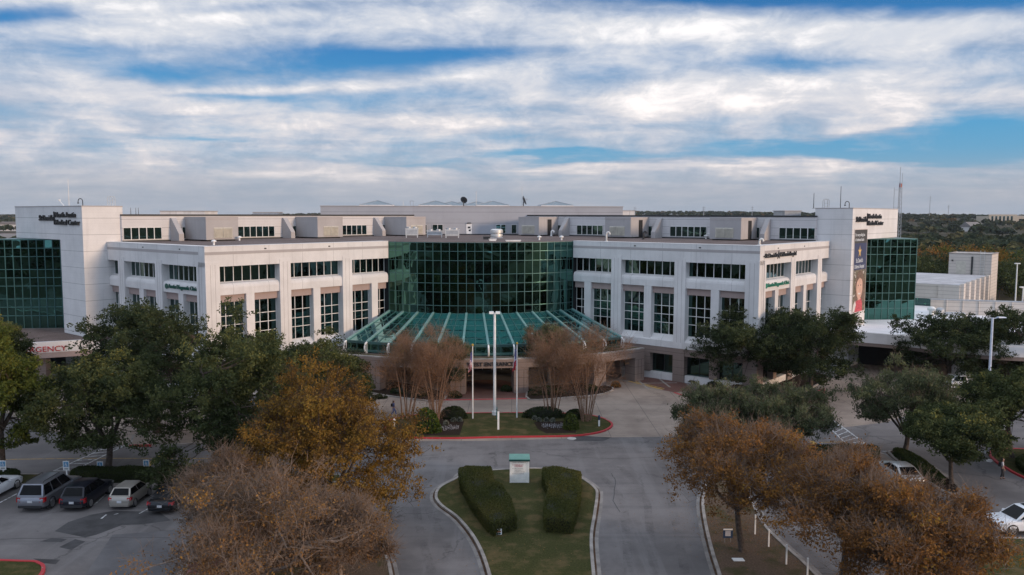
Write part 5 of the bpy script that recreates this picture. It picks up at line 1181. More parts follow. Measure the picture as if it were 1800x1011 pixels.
    if roofglass:
        m2 = MB(); m2.box(X(g[2] - .5), X(g[1] + .25), -W * .24, W * .24, Ht + .004, Ht + .012); m2.build('sunroof', M_carglass, t)
    return t
PS = paint('silver_paint', (0.235, 0.24, 0.265), .6); PN = paint('black_navy_paint', (0.010, 0.012, 0.020), .2); PW = paint('white_car_paint', (0.74, 0.75, 0.77), 0.0); PC = paint('champagne_paint', (0.37, 0.34, 0.30), .4); PK = paint('dark_car_paint', (0.016, 0.017, 0.02), .3); PG = paint('light_silver_paint', (0.52, 0.53, 0.53), .5); PR = paint('grey_car_paint', (0.20, 0.20, 0.21), .4); PM = paint('maroon_paint', (0.15, 0.015, 0.02), .2)
gl = 'cars in the left car park'
car('suv', PS, (-33.05, 57.85, 0), R(90), 'large silver SUV with roof rails, leftmost whole car in the left car park', gl, rack=True)
car('crossover', PN, (-30.35, 57.75, 0), R(91), 'black crossover with tall red tail lights beside the silver SUV', gl)
car('hatch', PC, (-27.2, 57.65, 0), R(90), 'small champagne hatchback right of the black crossover', gl)
car('sedan', PK, (-24.05, 57.4, 0), R(90), 'dark sedan half hidden by the bare brown tree', gl)
car('sedan', PW, (-37.9, 58.8, 0), R(88), 'white car just entering at the left picture edge', gl)
gr = 'cars in the right car park'
car('sedan', PG, (30.1, 62.9, 0), R(91), 'light silver sedan parked behind the orange tree on the right', gr)
car('crossover', PW, (33.45, 52.5, 0), R(186), 'white SUV entering at the right picture edge', gr, roofglass=True)
car('suv', PR, (-55.2, 101.2, 0), R(101), 'grey SUV with lit looking tail lamps under the emergency canopy')
car('pickup', PW, (52.4, 96.4, 0), R(186), 'white pickup half hidden behind the right oaks')
car('crossover', PG, (57.5, 101.9, 0), R(190), 'pale car behind the white pickup under the oaks')
car('sedan', PM, (-16.8, 43.9, 0), R(95), 'maroon car hidden under the bare front tree', gl)

# ================================================================ PEOPLE
M_sk1 = plain('skin', (0.36, 0.20, 0.14), .6); M_scrub = plain('blue_scrubs', (0.10, 0.13, 0.30), .8); M_hairb = plain('black_hair', (0.012, 0.011, 0.011), .6); M_shirtw = plain('white_shirt', (0.60, 0.58, 0.60), .8); M_trs = plain('dark_trousers', (0.018, 0.018, 0.022), .8); M_shoe = plain('pale_shoes', (0.55, 0.53, 0.50), .6); M_bag = plain('dark_backpack', (0.014, 0.014, 0.018), .7); M_shoed = plain('dark_shoes', (0.02, 0.018, 0.018), .6)
def skin_mesh(name, nodes, edges, root, mat_, parent, sub=2):
    me = bpy.data.meshes.new(name); me.from_pydata([n_[:3] for n_ in nodes], edges, [])
    o = bpy.data.objects.new(name, me); C.objects.link(o)
    m_ = o.modifiers.new('k', 'SKIN'); m_.use_smooth_shade = True; s_ = o.modifiers.new('s', 'SUBSURF'); s_.levels = sub; s_.render_levels = sub
    for i, n_ in enumerate(nodes):
        v = me.skin_vertices[0].data[i]; v.radius = (n_[3], n_[4] if len(n_) > 4 else n_[3]); v.use_root = (i == root)
    dg = bpy.context.evaluated_depsgraph_get(); dg.update(); ev = o.evaluated_get(dg); m2 = bpy.data.meshes.new_from_object(ev); bpy.data.objects.remove(o)
    m2.name = name; m2.materials.clear(); m2.materials.append(mat_)
    m2.polygons.foreach_set('use_smooth', [True] * len(m2.polygons))
    return link(name, m2, parent)
def person(loc, rz, stride, shirt, trous, shoes, hairlong, label, h_=1.0, armsw=.25):
    """faces +y; walking with the given stride"""
    t = tag(empty('person', loc, rz), label, 'person')
    t.scale = (h_, h_, h_)
    st = stride
    hipL, hipR = (-.09, 0, .88), (.09, 0, .88)
    knL, anL = (-.10, st * .55 + .03, .48), (-.10, st * .95, .09); knR, anR = (.10, -st * .25 + .04, .48), (.10, -st * .95, .10)
    shL, shR = (-.18, 0, 1.36), (.18, 0, 1.36)
    elL, haL = (-.24, -armsw * .5, 1.10), (-.24, -armsw * .6 + .10, .86); elR, haR = (.24, armsw * .4, 1.10), (.25, armsw * .8 + .06, .88)
    nodes = [(0, 0, .93, .13, .10), (0, 0, 1.12, .12, .09), (0, .0, 1.32, .15, .095), (0, .0, 1.44, .055), (0, .02, 1.52, .075, .085), (0, .03, 1.62, .085, .10), (0, .03, 1.69, .05, .06),
             (*hipL, .09), (*knL, .06), (*anL, .04), (anL[0], anL[1] + .12, .045, .035), (*hipR, .09), (*knR, .06), (*anR, .04), (anR[0], anR[1] + .12, .05, .035),
             (*shL, .06), (*elL, .043), (*haL, .03), (*shR, .06), (*elR, .043), (*haR, .03)]
    ed = [(0, 1), (1, 2), (2, 3), (3, 4), (4, 5), (5, 6), (0, 7), (7, 8), (8, 9), (9, 10), (0, 11), (11, 12), (12, 13), (13, 14), (2, 15), (15, 16), (16, 17), (2, 18), (18, 19), (19, 20)]
    for (hx, hy, hz), sgn in ((haL, -1), (haR, 1)):
        b = len(nodes); nodes.append((hx, hy + .015, hz - .055, .026, .034)); ed.append((17 if sgn < 0 else 20, b))
        for k, (oy, ln) in enumerate(((-.026, .055), (-.009, .068), (.008, .072), (.025, .064))):
            i = len(nodes); nodes += [(hx + sgn * .004, hy + .015 + oy, hz - .09, .0095), (hx - sgn * .006, hy + .022 + oy, hz - .09 - ln, .008)]; ed += [(b, i), (i, i + 1)]
        i = len(nodes); nodes += [(hx - sgn * .012, hy + .05, hz - .06, .0105), (hx - sgn * .02, hy + .065, hz - .105, .009)]; ed += [(b, i), (i, i + 1)]
    body = skin_mesh('body', nodes, ed, 0, M_sk1, t, 1)
    skin_mesh('trousers', [(0, 0, 1.0, .145, .115), (0, 0, .92, .15, .12), (*hipL, .105), (*knL, .078), (anL[0], anL[1], anL[2] + .05, .066), (*hipR, .105), (*knR, .078), (anR[0], anR[1], anR[2] + .05, .066)], [(0, 1), (1, 2), (2, 3), (3, 4), (1, 5), (5, 6), (6, 7)], 1, trous, t)
    skin_mesh('shirt', [(0, 0, .86, .16, .125), (0, 0, 1.12, .145, .112), (0, 0, 1.32, .17, .115), (0, 0, 1.43, .075, .07), (*shL, .08), (*lerpv(shL, elL, .85), .062), (*shR, .08), (*lerpv(shR, elR, .85), .062)], [(0, 1), (1, 2), (2, 3), (2, 4), (4, 5), (2, 6), (6, 7)], 2, shirt, t)
    for an in (anL, anR): skin_mesh('shoe', [(an[0], an[1] - .03, .045, .045, .05), (an[0], an[1] + .06, .045, .046, .042), (an[0], an[1] + .16, .035, .042, .032)], [(0, 1), (1, 2)], 0, shoes, t, 1)
    hn = [(0, .0, 1.66, .095, .11), (0, -.03, 1.60, .093, .09), (0, -.05, 1.52, .075, .06)]
    if hairlong: hn += [(0, -.07, 1.42, .06, .04)]
    skin_mesh('hair', hn, [(k, k + 1) for k in range(len(hn) - 1)], 0, M_hairb, t, 2)
    mb = MB()
    for s in (-1, 1): mb.lathe([(.004, 0), (.012, .004), (.004, .012)], (s * .033, .118, 1.61), 6, axis='Y')
    mb.build('eyes', M_hairb, t); mb = MB(); mb.hexa([(-.012, .118, 1.57), (.012, .118, 1.57), (.008, .148, 1.575), (-.008, .148, 1.575), (-.008, .112, 1.61), (.008, .112, 1.61), (.004, .125, 1.61), (-.004, .125, 1.61)]); mb.build('nose', M_sk1, t); mb = MB(); mb.box(-.025, .025, .112, .120, 1.535, 1.543); mb.build('mouth', M_fred, t)
    for s in (-1, 1): mb = MB(); mb.lathe([(.006, -.012), (.024, 0), (.006, .012)], (s * .09, .02, 1.60), 8, axis='X'); mb.build('ear', M_sk1, t)
    return t
def lerpv(a, b, f): return tuple(x + (y - x) * f for x, y in zip(a, b))
def backpack(loc, rz, label, h_=1.0):
    t = tag(empty('backpack', loc, rz), label, 'backpack'); t.scale = (h_,) * 3
    skin_mesh('bag', [(0, -.21, 1.02, .15, .10), (0, -.22, 1.18, .165, .115), (0, -.19, 1.36, .12, .085)], [(0, 1), (1, 2)], 1, M_bag, t, 2)
    mb = MB()
    for s in (-1, 1): mb.tube([(s * .11, -.13, 1.38), (s * .12, .0, 1.455), (s * .12, .105, 1.36), (s * .13, .105, 1.22), (s * .14, -.05, 1.05), (s * .11, -.15, 1.0)], .017, 6)
    mb.build('strap', M_bag, t, smooth=True)
pp = G(692, 730.5); person(pp, R(-78), .30, M_scrub, M_scrub, M_shoe, True, 'person in blue scrubs walking across the concrete with a dark backpack', .93); backpack(pp, R(-78), 'round dark backpack on the back of the walker in blue scrubs', .93)
pp = G(1761, 842); person(pp, R(-120), .10, M_shirtw, M_trs, M_shoed, False, 'person in white shirt and dark trousers standing in the right car park', .97, .12); backpack(pp, R(-120), 'dark backpack worn by the person in the white shirt', .97)
# ================================================================ VEGETATION
def fast_mesh(name, V, F, mats, tint=None, smooth=False):
    """V (n,3), F (m,4) quads -> mesh, with a per-face colour number"""
    me = bpy.data.meshes.new(name); m = len(F)
    me.vertices.add(len(V)); me.vertices.foreach_set('co', np.ascontiguousarray(V, dtype=np.float32).ravel())
    me.loops.add(m * 4); me.loops.foreach_set('vertex_index', np.ascontiguousarray(F, dtype=np.int32).ravel())
    me.polygons.add(m); me.polygons.foreach_set('loop_start', np.arange(0, m * 4, 4, dtype=np.int32)); me.polygons.foreach_set('loop_total', np.full(m, 4, dtype=np.int32))
    for mt in (mats if isinstance(mats, (list, tuple)) else [mats]): me.materials.append(mt)
    if tint is not None:
        a = me.attributes.new('tint', 'FLOAT', 'FACE'); a.data.foreach_set('value', np.ascontiguousarray(tint, dtype=np.float32))
    me.update(calc_edges=True); me.validate()
    return me
def unit(rng, n):
    v = rng.normal(size=(n, 3)); return v / np.linalg.norm(v, axis=1, keepdims=True)
def leaves(rng, P, ln, wd, up=0.0):
    n = len(P); a = unit(rng, n); a[:, 2] += up; a /= np.linalg.norm(a, axis=1, keepdims=True)
    b = np.cross(a, unit(rng, n)); b /= np.linalg.norm(b, axis=1, keepdims=True) + 1e-9
    s = rng.uniform(.65, 1.35, (n, 1)); A = a * ln * .5 * s; B = b * wd * .5 * s
    V = np.stack([P - A, P + B, P + A, P - B], 1).reshape(-1, 3); return V, np.arange(n * 4).reshape(-1, 4)
def twigs(rng, P0, P1, r):
    n = len(P0); d = P1 - P0; d /= np.linalg.norm(d, axis=1, keepdims=True) + 1e-9
    a = np.cross(d, unit(rng, n)); a /= np.linalg.norm(a, axis=1, keepdims=True) + 1e-9; b = np.cross(d, a)
    ring = [np.cos(t) * a + np.sin(t) * b for t in (0, 2.094, 4.189)]
    r = np.asarray(r).reshape(-1, 1) * np.ones((n, 1))
    V = np.stack([P0 + q * r for q in ring] + [P1 + q * r * .45 for q in ring], 1).reshape(-1, 3)
    base = np.arange(n).reshape(-1, 1) * 6
    F = np.concatenate([base + np.array([[0, 1, 4, 3]]), base + np.array([[1, 2, 5, 4]]), base + np.array([[2, 0, 3, 5]])]); return V, F
def clumps(rng, n, H, W, base, flat=0.55, lump=.22, inner=.35, nb=20, sp=.15, pad=0.0, rag=1.0):
    """clump centres gathered in boughs through an uneven crown, fitted to the crown's width and height"""
    zc = base + (H - base) * .45; i = np.arange(nb) + .5; ph = np.arccos(1 - 1.55 * i / nb); th = math.pi * (1 + 5 ** .5) * i + rng.uniform(0, 6)
    d = np.stack([np.cos(th) * np.sin(ph), np.sin(th) * np.sin(ph), np.cos(ph)], 1) + rng.normal(size=(nb, 3)) * .16; d /= np.linalg.norm(d, axis=1, keepdims=True)
    rb = rng.uniform(.58, .92, nb) * (1 + rng.uniform(-lump, lump, nb) * .5); size = rng.uniform(.7, 1.3, nb)
    core = rng.integers(0, nb, n); P = d[core] * rb[core][:, None] + rng.normal(size=(n, 3)) * (sp * size[core])[:, None] * np.array([1, 1, .8])
    m = rng.uniform(0, 1, n) < .14; P[m] *= rng.uniform(inner * .6, .9, (m.sum(), 1))
    q = np.percentile(np.abs(P[:, :2]), 97, axis=0).mean(); P[:, :2] *= 1 / q; up = np.percentile(P[:, 2], 98.5); dn = -np.percentile(P[:, 2], 3)
    P[:, 0] *= W / 2 - pad; P[:, 1] *= W / 2 - pad; P[:, 2] = np.where(P[:, 2] > 0, P[:, 2] / up * (H - pad - zc), P[:, 2] / max(dn, .2) * (zc - base)) + zc
    return P
def limbs(rng, mb, H, base, P, trunk_r, fork, nl=6, spread=.5, stems=1, rootspread=.2, br=1.0):
    """trunk, main limbs and a branch to every second clump"""
    heads = []
    cen = P.mean(0)
    if stems == 1:
        j = rng.normal(size=2) * .12
        mb.tube([(0, 0, -.05), (0, 0, .25), (j[0], j[1], fork * .6), (j[0] * 1.5, j[1] * 1.5, fork)], [trunk_r * 1.5, trunk_r * 1.08, trunk_r * .9, trunk_r * .85], 9)
        starts = [Vector((j[0] * 1.5, j[1] * 1.5, fork))] * nl
    else:
        starts = []
        for k in range(nl):
            a = 2 * math.pi * k / nl + rng.uniform(-.3, .3); r = rng.uniform(.1, 1) * rootspread
            starts.append(Vector((r * math.cos(a), r * math.sin(a), -.05)))
    for k in range(nl):
        a = 2 * math.pi * k / nl + rng.uniform(-.35, .35); rr = spread * rng.uniform(.6, 1.15); s = starts[k]
        e = Vector((math.cos(a) * rr, math.sin(a) * rr, fork + (H - fork) * rng.uniform(.42, .75)))
        m = s.lerp(e, .5) + Vector((math.cos(a), math.sin(a), -.15)) * (.10 * rr if stems == 1 else -.12 * rr) + Vector(rng.normal(size=3) * .10)
        r0 = trunk_r * (.58 if stems == 1 else 1.0); pts = catmull([s, m, e], 4); n_ = len(pts)
        mb.tube(pts, [r0 * (1 - .72 * q / (n_ - 1)) for q in range(n_)], 6); heads.append(pts)
    allp = [(p, k, q) for k, pts in enumerate(heads) for q, p in enumerate(pts) if q >= 2]
    AP = np.array([tuple(p) for p, _, _ in allp])
    for i in range(0, len(P), 2):
        c = Vector(P[i]); j = int(np.argmin(((AP - P[i]) ** 2).sum(1) + np.where(AP[:, 2] > P[i][2] + .3, 4.0, 0))); s = Vector(AP[j])
        if (c - s).length < .4: continue
        m = s.lerp(c, .5) + Vector(rng.normal(size=3) * .12) + Vector((0, 0, -.08 * (c - s).length if stems == 1 else .02))
        mb.tube([s, m, c], [trunk_r * .17 * br, trunk_r * .11 * br, trunk_r * .04 * br], 4)
def tree(loc, H, W, base, style, seed, label, cat='tree', group=None, name=None, fork=None, stems=1, sx=1.0, rot=None):
    rng = np.random.default_rng(seed); st = STY[style]; loc = Vector(loc)
    t = tag(empty(name or st['name'], loc, rng.uniform(0, 6.28) if rot is None else rot), label, cat, group)
    fork = fork or max(.8, min(base * 1.05, H * .42)); stems = st.get('stems', stems)
    P = clumps(rng, st['n'], H, W, base, lump=st.get('lump', .25), inner=st.get('inner', .35), nb=st.get('nb', 20), sp=st.get('sp', .15), pad=W * st['sg'] * .9); P[:, 0] *= sx
    if st.get('fan'):                       # vase shaped: narrow at the foot of the crown
        f = np.clip((P[:, 2] - base) / (H - base), 0, 1); k = .55 + .45 * f ** .6; P[:, 0] *= k; P[:, 1] *= k
    mb = MB(); limbs(rng, mb, H, base, P, st['tr'] * H, fork, st.get('nl', 6), W * st.get('spread', .27), stems, st.get('root', .25), st.get('br', 1.0))
    mb.build('trunk', st['bark'], t, smooth=True, recalc=False)
    k = st['k']; s = W * st['sg']; n = len(P) * k
    ci = np.repeat(np.arange(len(P)), k); csz = rng.uniform(.7, 1.35, len(P)); ct = rng.uniform(0, 1, len(P))
    ns = st.get('ns', 14); SC = P[:, None, :] + rng.normal(size=(len(P), ns, 3)) * np.array([1, 1, .75]) * (s * csz)[:, None, None] * 1.05
    LP = SC[ci, rng.integers(0, ns, n)] + rng.normal(size=(n, 3)) * np.array([1, 1, .7]) * st.get('cs', .17)
    LP[:, 2] = np.maximum(LP[:, 2], base * .8)
    # bald sectors thin out some clumps
    keep = rng.uniform(0, 1, n) < np.clip(.35 + csz[ci] * .55, 0, 1); LP = LP[keep]; ci = ci[keep]
    V, F = leaves(rng, LP, st['ln'], st['wd'], st.get('up', 0))
    zf = np.clip((LP[:, 2] - base) / (H - base + .01), 0, 1)
    tint = np.clip(st.get('t0', .0) + .60 * ct[ci] + .38 * rng.uniform(0, 1, len(ci)) + st.get('tz', .0) * (zf - .5), 0, 1)
    mats = [st['leaf']]; VT = None
    me = fast_mesh('crown', V, F, mats, tint); crown = link('crown', me, t)
    if st.get('tw'):
        m = len(P) * st['tw']; cj = np.repeat(np.arange(len(P)), st['tw'])
        P0 = P[cj] + rng.normal(size=(m, 3)) * s * .8; out = P0 - np.array([0, 0, base + (H - base) * .25]); out /= np.linalg.norm(out, axis=1, keepdims=True) + 1e-9
        d = out * st.get('tout', .7) + np.array([0, 0, st.get('tup', .5)]) + rng.normal(size=(m, 3)) * st.get('tn', .45); d /= np.linalg.norm(d, axis=1, keepdims=True)
        L = rng.uniform(.35, 1.0, (m, 1)) * st['tl']; Vt, Ft = twigs(rng, P0, P0 + d * L, rng.uniform(.35, 1.0, m) ** 2 * 1.7 * st.get('twr', .012))
        P2 = P0 + d * L * rng.uniform(.3, .8, (m, 1)); d2 = d + rng.normal(size=(m, 3)) * .6; d2 /= np.linalg.norm(d2, axis=1, keepdims=True)
        Vu, Fu = twigs(rng, P2, P2 + d2 * L * .5, st.get('twr', .012) * .5)
        me2 = fast_mesh('twigs', np.concatenate([Vt, Vu]), np.concatenate([Ft, Fu + len(Vt)]), st.get('twm', M_greytwig)); link('twigs', me2, t)
    return t
STY = {
 'oak': dict(name='oak_tree', n=190, k=340, sg=.040, ln=.22, wd=.11, leaf=LF_oak, bark=M_bark, tr=.028, nl=6, t0=-.05, tz=.30, lump=.5, nb=22, sp=.13, up=.3),
 'darkoak': dict(name='oak_tree', n=190, k=280, sg=.040, ln=.24, wd=.12, leaf=LF_dark, bark=M_bark, tr=.028, nl=7, t0=-.05, tz=.25, lump=.55, nb=24, sp=.13),
 'olive': dict(name='olive_green_tree', n=130, k=280, sg=.046, ln=.28, wd=.075, leaf=LF_olive, bark=M_bark, tr=.03, nl=7, tz=.35, up=.9, lump=.5, nb=18, tw=12, tl=1.0, tup=.9, twm=M_greytwig, twr=.009),
 'lime': dict(name='yellow_green_tree', n=160, k=280, sg=.042, ln=.23, wd=.115, leaf=LF_lime, bark=M_bark, tr=.028, tz=.40, lump=.5, nb=20, up=.3),
 'gold': dict(name='golden_tree', n=200, k=370, sg=.042, ln=.16, wd=.085, leaf=LF_gold, bark=M_bark, tr=.024, nl=9, tw=26, tl=1.1, tup=.55, tout=.45, tn=.6, twm=M_darktwig, twr=.010, lump=.5, nb=24, tz=-.05, inner=.3),
 'rust': dict(name='orange_tree', n=180, k=330, sg=.045, ln=.15, wd=.078, leaf=LF_rust, bark=M_bark, tr=.024, nl=9, tw=40, tl=1.1, tup=.5, tout=.45, tn=.6, twm=M_greytwig, twr=.009, lump=.5, nb=22, tz=-.05, inner=.3),
 'bare': dict(name='bare_brown_tree', n=170, k=130, sg=.046, ln=.135, wd=.075, leaf=LF_brown, bark=M_palelimb, tr=.024, nl=12, tw=38, br=1.7, tl=1.15, tup=.45, tout=.40, tn=.75, twm=M_greytwig, twr=.0115, lump=.6, nb=20, inner=.3, sp=.17),
 'myrtle': dict(name='crepe_myrtle', n=120, k=60, sg=.050, ln=.12, wd=.06, leaf=LF_myrtle, bark=M_paletwig, tr=.0075, nl=11, stems=2, spread=.34, root=.6, fan=True, tw=30, tl=1.1, tup=.6, tout=.9, tn=.6, ns=8, cs=.22, twm=M_paletwig, twr=.009, lump=.6, nb=16, inner=.3, sp=.16, tz=.2),
}
def ptree(px_, pyb, pyt, pw, pcb, style, seed, label, **kw):
    """a tree surveyed from the photo: foot, top, crown width and crown bottom"""
    loc = G(px_, pyb); sc = FPX / loc.y
    r = math.hypot(loc.x, loc.y)
    W = pw / sc; rr = loc.y
    top = atY(px_, pyt, loc.y - W * .12).z; cb = atY(px_, pcb, loc.y - W * .3).z
    return tree(loc, max(top, 1.5), W, max(.3, cb), style, seed, label, **kw)
# left side
ptree(4, 842, 600, 160, 778, 'lime', 11, 'yellow green oak filling the left picture edge in front of the emergency canopy')
ptree(-22, 740, 562, 140, 700, 'oak', 12, 'dark green oak behind the yellow green one at the left edge')
ptree(190, 834, 636, 222, 792, 'oak', 13, 'forked live oak standing alone behind the wheelchair signs', fork=2.2)
ptree(276, 762, 546, 256, 700, 'darkoak', 14, 'broad dark oak in front of the left wing corner')
ptree(420, 846, 592, 276, 838, 'oak', 15, 'tallest dense green oak between the road and the left wing')
ptree(575, 742, 622, 150, 712, 'oak', 16, 'low green oak between the golden tree and the glass skirt')
ptree(480, 760, 600, 210, 716, 'oak', 17, 'spreading green oak with paler tips in front of the left facade')
ptree(578, 952, 670, 286, 924, 'gold', 21, 'golden orange tree beside the left driveway')
ptree(404, 990, 806, 170, 935, 'bare', 23, 'thin brown tree at the left end of the bed, in front of the dark sedan')
ptree(462, 1100, 846, 330, 1060, 'bare', 22, 'nearly bare brown tree in the left foreground')
ptree(600, 1060, 886, 160, 1010, 'bare', 24, 'smaller bare brown tree at the left driveway kerb')
# entrance
for x, yb, yt, wd, cb, sd, lb in ((716, 737, 596, 132, 690, 31, 'multi stemmed brown crepe myrtle, leftmost on the flag island'), (766, 741, 584, 138, 700, 32, 'multi stemmed brown crepe myrtle next to the left oval shrub'),
                                  (970, 735, 588, 116, 690, 33, 'multi stemmed brown crepe myrtle behind the right oval hedge'), (1030, 742, 582, 146, 690, 34, 'multi stemmed brown crepe myrtle, rightmost on the flag island')):
    ptree(x, yb, yt, wd, cb, 'myrtle', sd, lb, group='crepe myrtles on the flag island')
ptree(966, 690, 574, 62, 640, 'olive', 35, 'slender green tree rising behind the right crepe myrtles')
ptree(790, 692, 600, 60, 660, 'olive', 36, 'small olive green tree behind the left crepe myrtles')
# right side
ptree(1318, 686, 552, 190, 662, 'darkoak', 41, 'dark live oak covering the right wing corner')
ptree(1425, 692, 548, 180, 662, 'darkoak', 42, 'dark live oak right of the wing corner, beside the striped drive')
ptree(1268, 792, 690, 146, 780, 'olive', 43, 'low olive green tree beside the concrete apron')
ptree(1380, 796, 682, 164, 780, 'olive', 44, 'low bushy olive tree above the orange foliage')
ptree(1590, 800, 654, 172, 742, 'olive', 45, 'dusty olive tree with leaning trunk beside the striped crossing', fork=1.6)
ptree(1672, 852, 722, 160, 800, 'oak', 46, 'small round green tree at the end of the pointed bed', fork=1.7)
ptree(1778, 806, 660, 170, 755, 'oak', 47, 'green oak on the red kerbed right island')
ptree(1668, 674, 560, 170, 656, 'darkoak', 48, 'dark oak in front of the white canopy roof')
ptree(1784, 678, 548, 170, 656, 'darkoak', 49, 'dark oak at the right edge behind the pale lamp post')
ptree(1304, 972, 755, 256, 876, 'rust', 51, 'orange brown tree with a straight trunk in the right bed', fork=2.6)
ptree(1476, 1050, 812, 196, 960, 'rust', 52, 'rust brown tree in front of the light silver sedan')
ptree(1592, 1095, 862, 276, 1060, 'rust', 53, 'wide orange brown tree in the bottom right corner')
ptree(1560, 1060, 872, 150, 1000, 'bare', 54, 'thin brown tree between the two big rust coloured ones')
# hedges and shrubs
def bush_mesh(name, rng, dens, inside, bounds, leafm, ln, wd, t0=0.0, core=None):
    (x0, x1), (y0, y1), (z0, z1) = bounds; n = dens
    P = np.stack([rng.uniform(x0, x1, n), rng.uniform(y0, y1, n), rng.uniform(z0, z1, n)], 1); P = P[inside(P)]
    V, F = leaves(rng, P, ln, wd, .3); nz = np.sin(P[:, 0] * 1.7 + 2) * np.sin(P[:, 1] * 1.3) * .18
    return fast_mesh(name, V, F, leafm, np.clip(t0 + .25 + nz + .5 * rng.uniform(0, 1, len(P)), 0, 1))
def hedge(pts, h, z0, seed, label, leafm=None, ln=.13, dens=420, taper=.06, round_=.12, sharp=False):
    """a clipped hedge over a ground polygon: a solid twiggy core under a dense coat of leaves"""
    rng = np.random.default_rng(seed); P = [Vector((p[0], p[1], 0)) for p in pts]
    if area(P) < 0: P.reverse()
    cen = sum(P, Vector()) / len(P); t = tag(empty('hedge', (cen.x, cen.y, z0)), label, 'hedge')
    L = catmull([p - cen for p in P], 4, True) if not sharp else [(P[k] - cen).lerp(P[(k + 1) % len(P)] - cen, q / 4) for k in range(len(P)) for q in range(4)]; i1 = offset(L, .07)
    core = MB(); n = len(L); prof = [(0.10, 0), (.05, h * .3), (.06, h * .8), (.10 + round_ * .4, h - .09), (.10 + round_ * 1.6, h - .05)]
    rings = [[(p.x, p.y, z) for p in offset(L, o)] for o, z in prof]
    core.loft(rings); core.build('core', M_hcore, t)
    # coat
    LP = []; LN = []
    for k in range(n):
        a, b = L[k], L[(k + 1) % n]; ln_ = (b - a).length; m = int(dens * ln_ * h); f = rng.uniform(0, 1, m); z = rng.uniform(0.02, 1, m) ** .9 * h
        tt = (b - a).normalized(); nn = Vector((tt.y, -tt.x, 0)); inset = np.where(z > h - round_, (z - h + round_) ** 2 / round_, 0) + rng.normal(size=m) * .035 - .01
        LP.append(np.stack([a.x + tt.x * ln_ * f - nn.x * inset, a.y + tt.y * ln_ * f - nn.y * inset, z], 1))
    A = abs(area(L)); m = int(dens * A); bx = [min(p.x for p in L), max(p.x for p in L), min(p.y for p in L), max(p.y for p in L)]
    m = int(m * (bx[1] - bx[0]) * (bx[3] - bx[2]) / A); Q_ = np.stack([rng.uniform(bx[0], bx[1], m), rng.uniform(bx[2], bx[3], m)], 1)
    ins = np.zeros(m, bool); pl = [(p.x, p.y) for p in i1]
    for k in range(n):
        (xa, ya), (xb, yb) = pl[k], pl[(k + 1) % n]; c = (ya > Q_[:, 1]) != (yb > Q_[:, 1]); xi = (xb - xa) * (Q_[:, 1] - ya) / ((yb - ya) if abs(yb - ya) > 1e-9 else 1e-9) + xa; ins ^= c & (Q_[:, 0] < xi)
    Q_ = Q_[ins]; zz = h + rng.normal(size=len(Q_)) * .03 + .06 * np.sin(Q_[:, 0] * 2.1) * np.sin(Q_[:, 1] * 1.4) - .02
    LP.append(np.concatenate([Q_, zz[:, None]], 1)); LP = np.concatenate(LP)
    V, F = leaves(rng, LP, ln, ln * .55, .35); q = np.sin(LP[:, 0] * 1.1 + seed) * np.sin(LP[:, 1] * .9 + seed * 2)
    tint = np.clip(.32 + .22 * q + .45 * rng.uniform(0, 1, len(LP)) + .12 * (LP[:, 2] / h - .5), 0, 1)
    link('foliage', fast_mesh('foliage', V, F, leafm or LF_hedge, tint), t); return t
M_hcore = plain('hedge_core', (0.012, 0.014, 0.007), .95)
def pxz(z, *pts): return [G(x, y, z) for x, y in pts]
# outlines read along the clipped top edges
hedge(pxz(1.0, (807, 823), (823, 819.5), (862, 820), (866, 834), (862, 842), (882, 851), (887, 861), (897, 875), (907, 908), (868, 919), (858, 912), (830, 877), (811, 843)), .95, .1, 61, 'long clipped hedge left of the directory sign', round_=.07, sharp=True, ln=.10, dens=760)
hedge(pxz(1.0, (955, 821), (975, 819.5), (1020, 829), (1019, 865), (1010, 900), (1005, 915), (959, 912), (957, 890), (966, 856), (954, 836)), .95, .1, 62, 'shorter clipped hedge right of the directory sign', round_=.07, sharp=True, ln=.10, dens=760)
hedge(px((130, 852), (138, 838), (200, 838), (266, 838), (268, 850), (200, 852)), .75, .1, 63, 'dark low hedge behind the parked cars, under the forked oak', LF_bush)
hedge(px((282, 852), (282, 838), (324, 838), (324, 851)), .85, .1, 64, 'short dark hedge between two gaps behind the champagne hatchback', LF_bush)
hedge(px((334, 852), (334, 837), (384, 837), (384, 851)), .85, .1, 65, 'dark hedge block behind the dark sedan', LF_bush)
hedge(px((392, 850), (392, 838), (412, 838), (412, 850)), .95, .1, 67, 'small round hedge block beside the brown trees', LF_bush)
hedge(px((-30, 853), (-30, 840), (32, 840), (20, 852)), .6, .1, 66, 'dark low hedge at the left edge beside the white car', LF_bush)
hedge(px((1424, 814), (1424, 801), (1534, 801), (1530, 814)), .85, .1, 68, 'dark hedge strip between the sedan and the crossing', LF_bush)
hedge(px((1570, 802), (1592, 802), (1626, 822), (1650, 842), (1660, 854), (1640, 852), (1606, 830)), .55, .1, 69, 'low dark hedge along the pointed bed', LF_bush)
hedge(px((1790, 815), (1850, 808), (1900, 820), (1850, 850), (1800, 835)), .6, .1, 70, 'dark shrubs at the right picture edge', LF_bush)
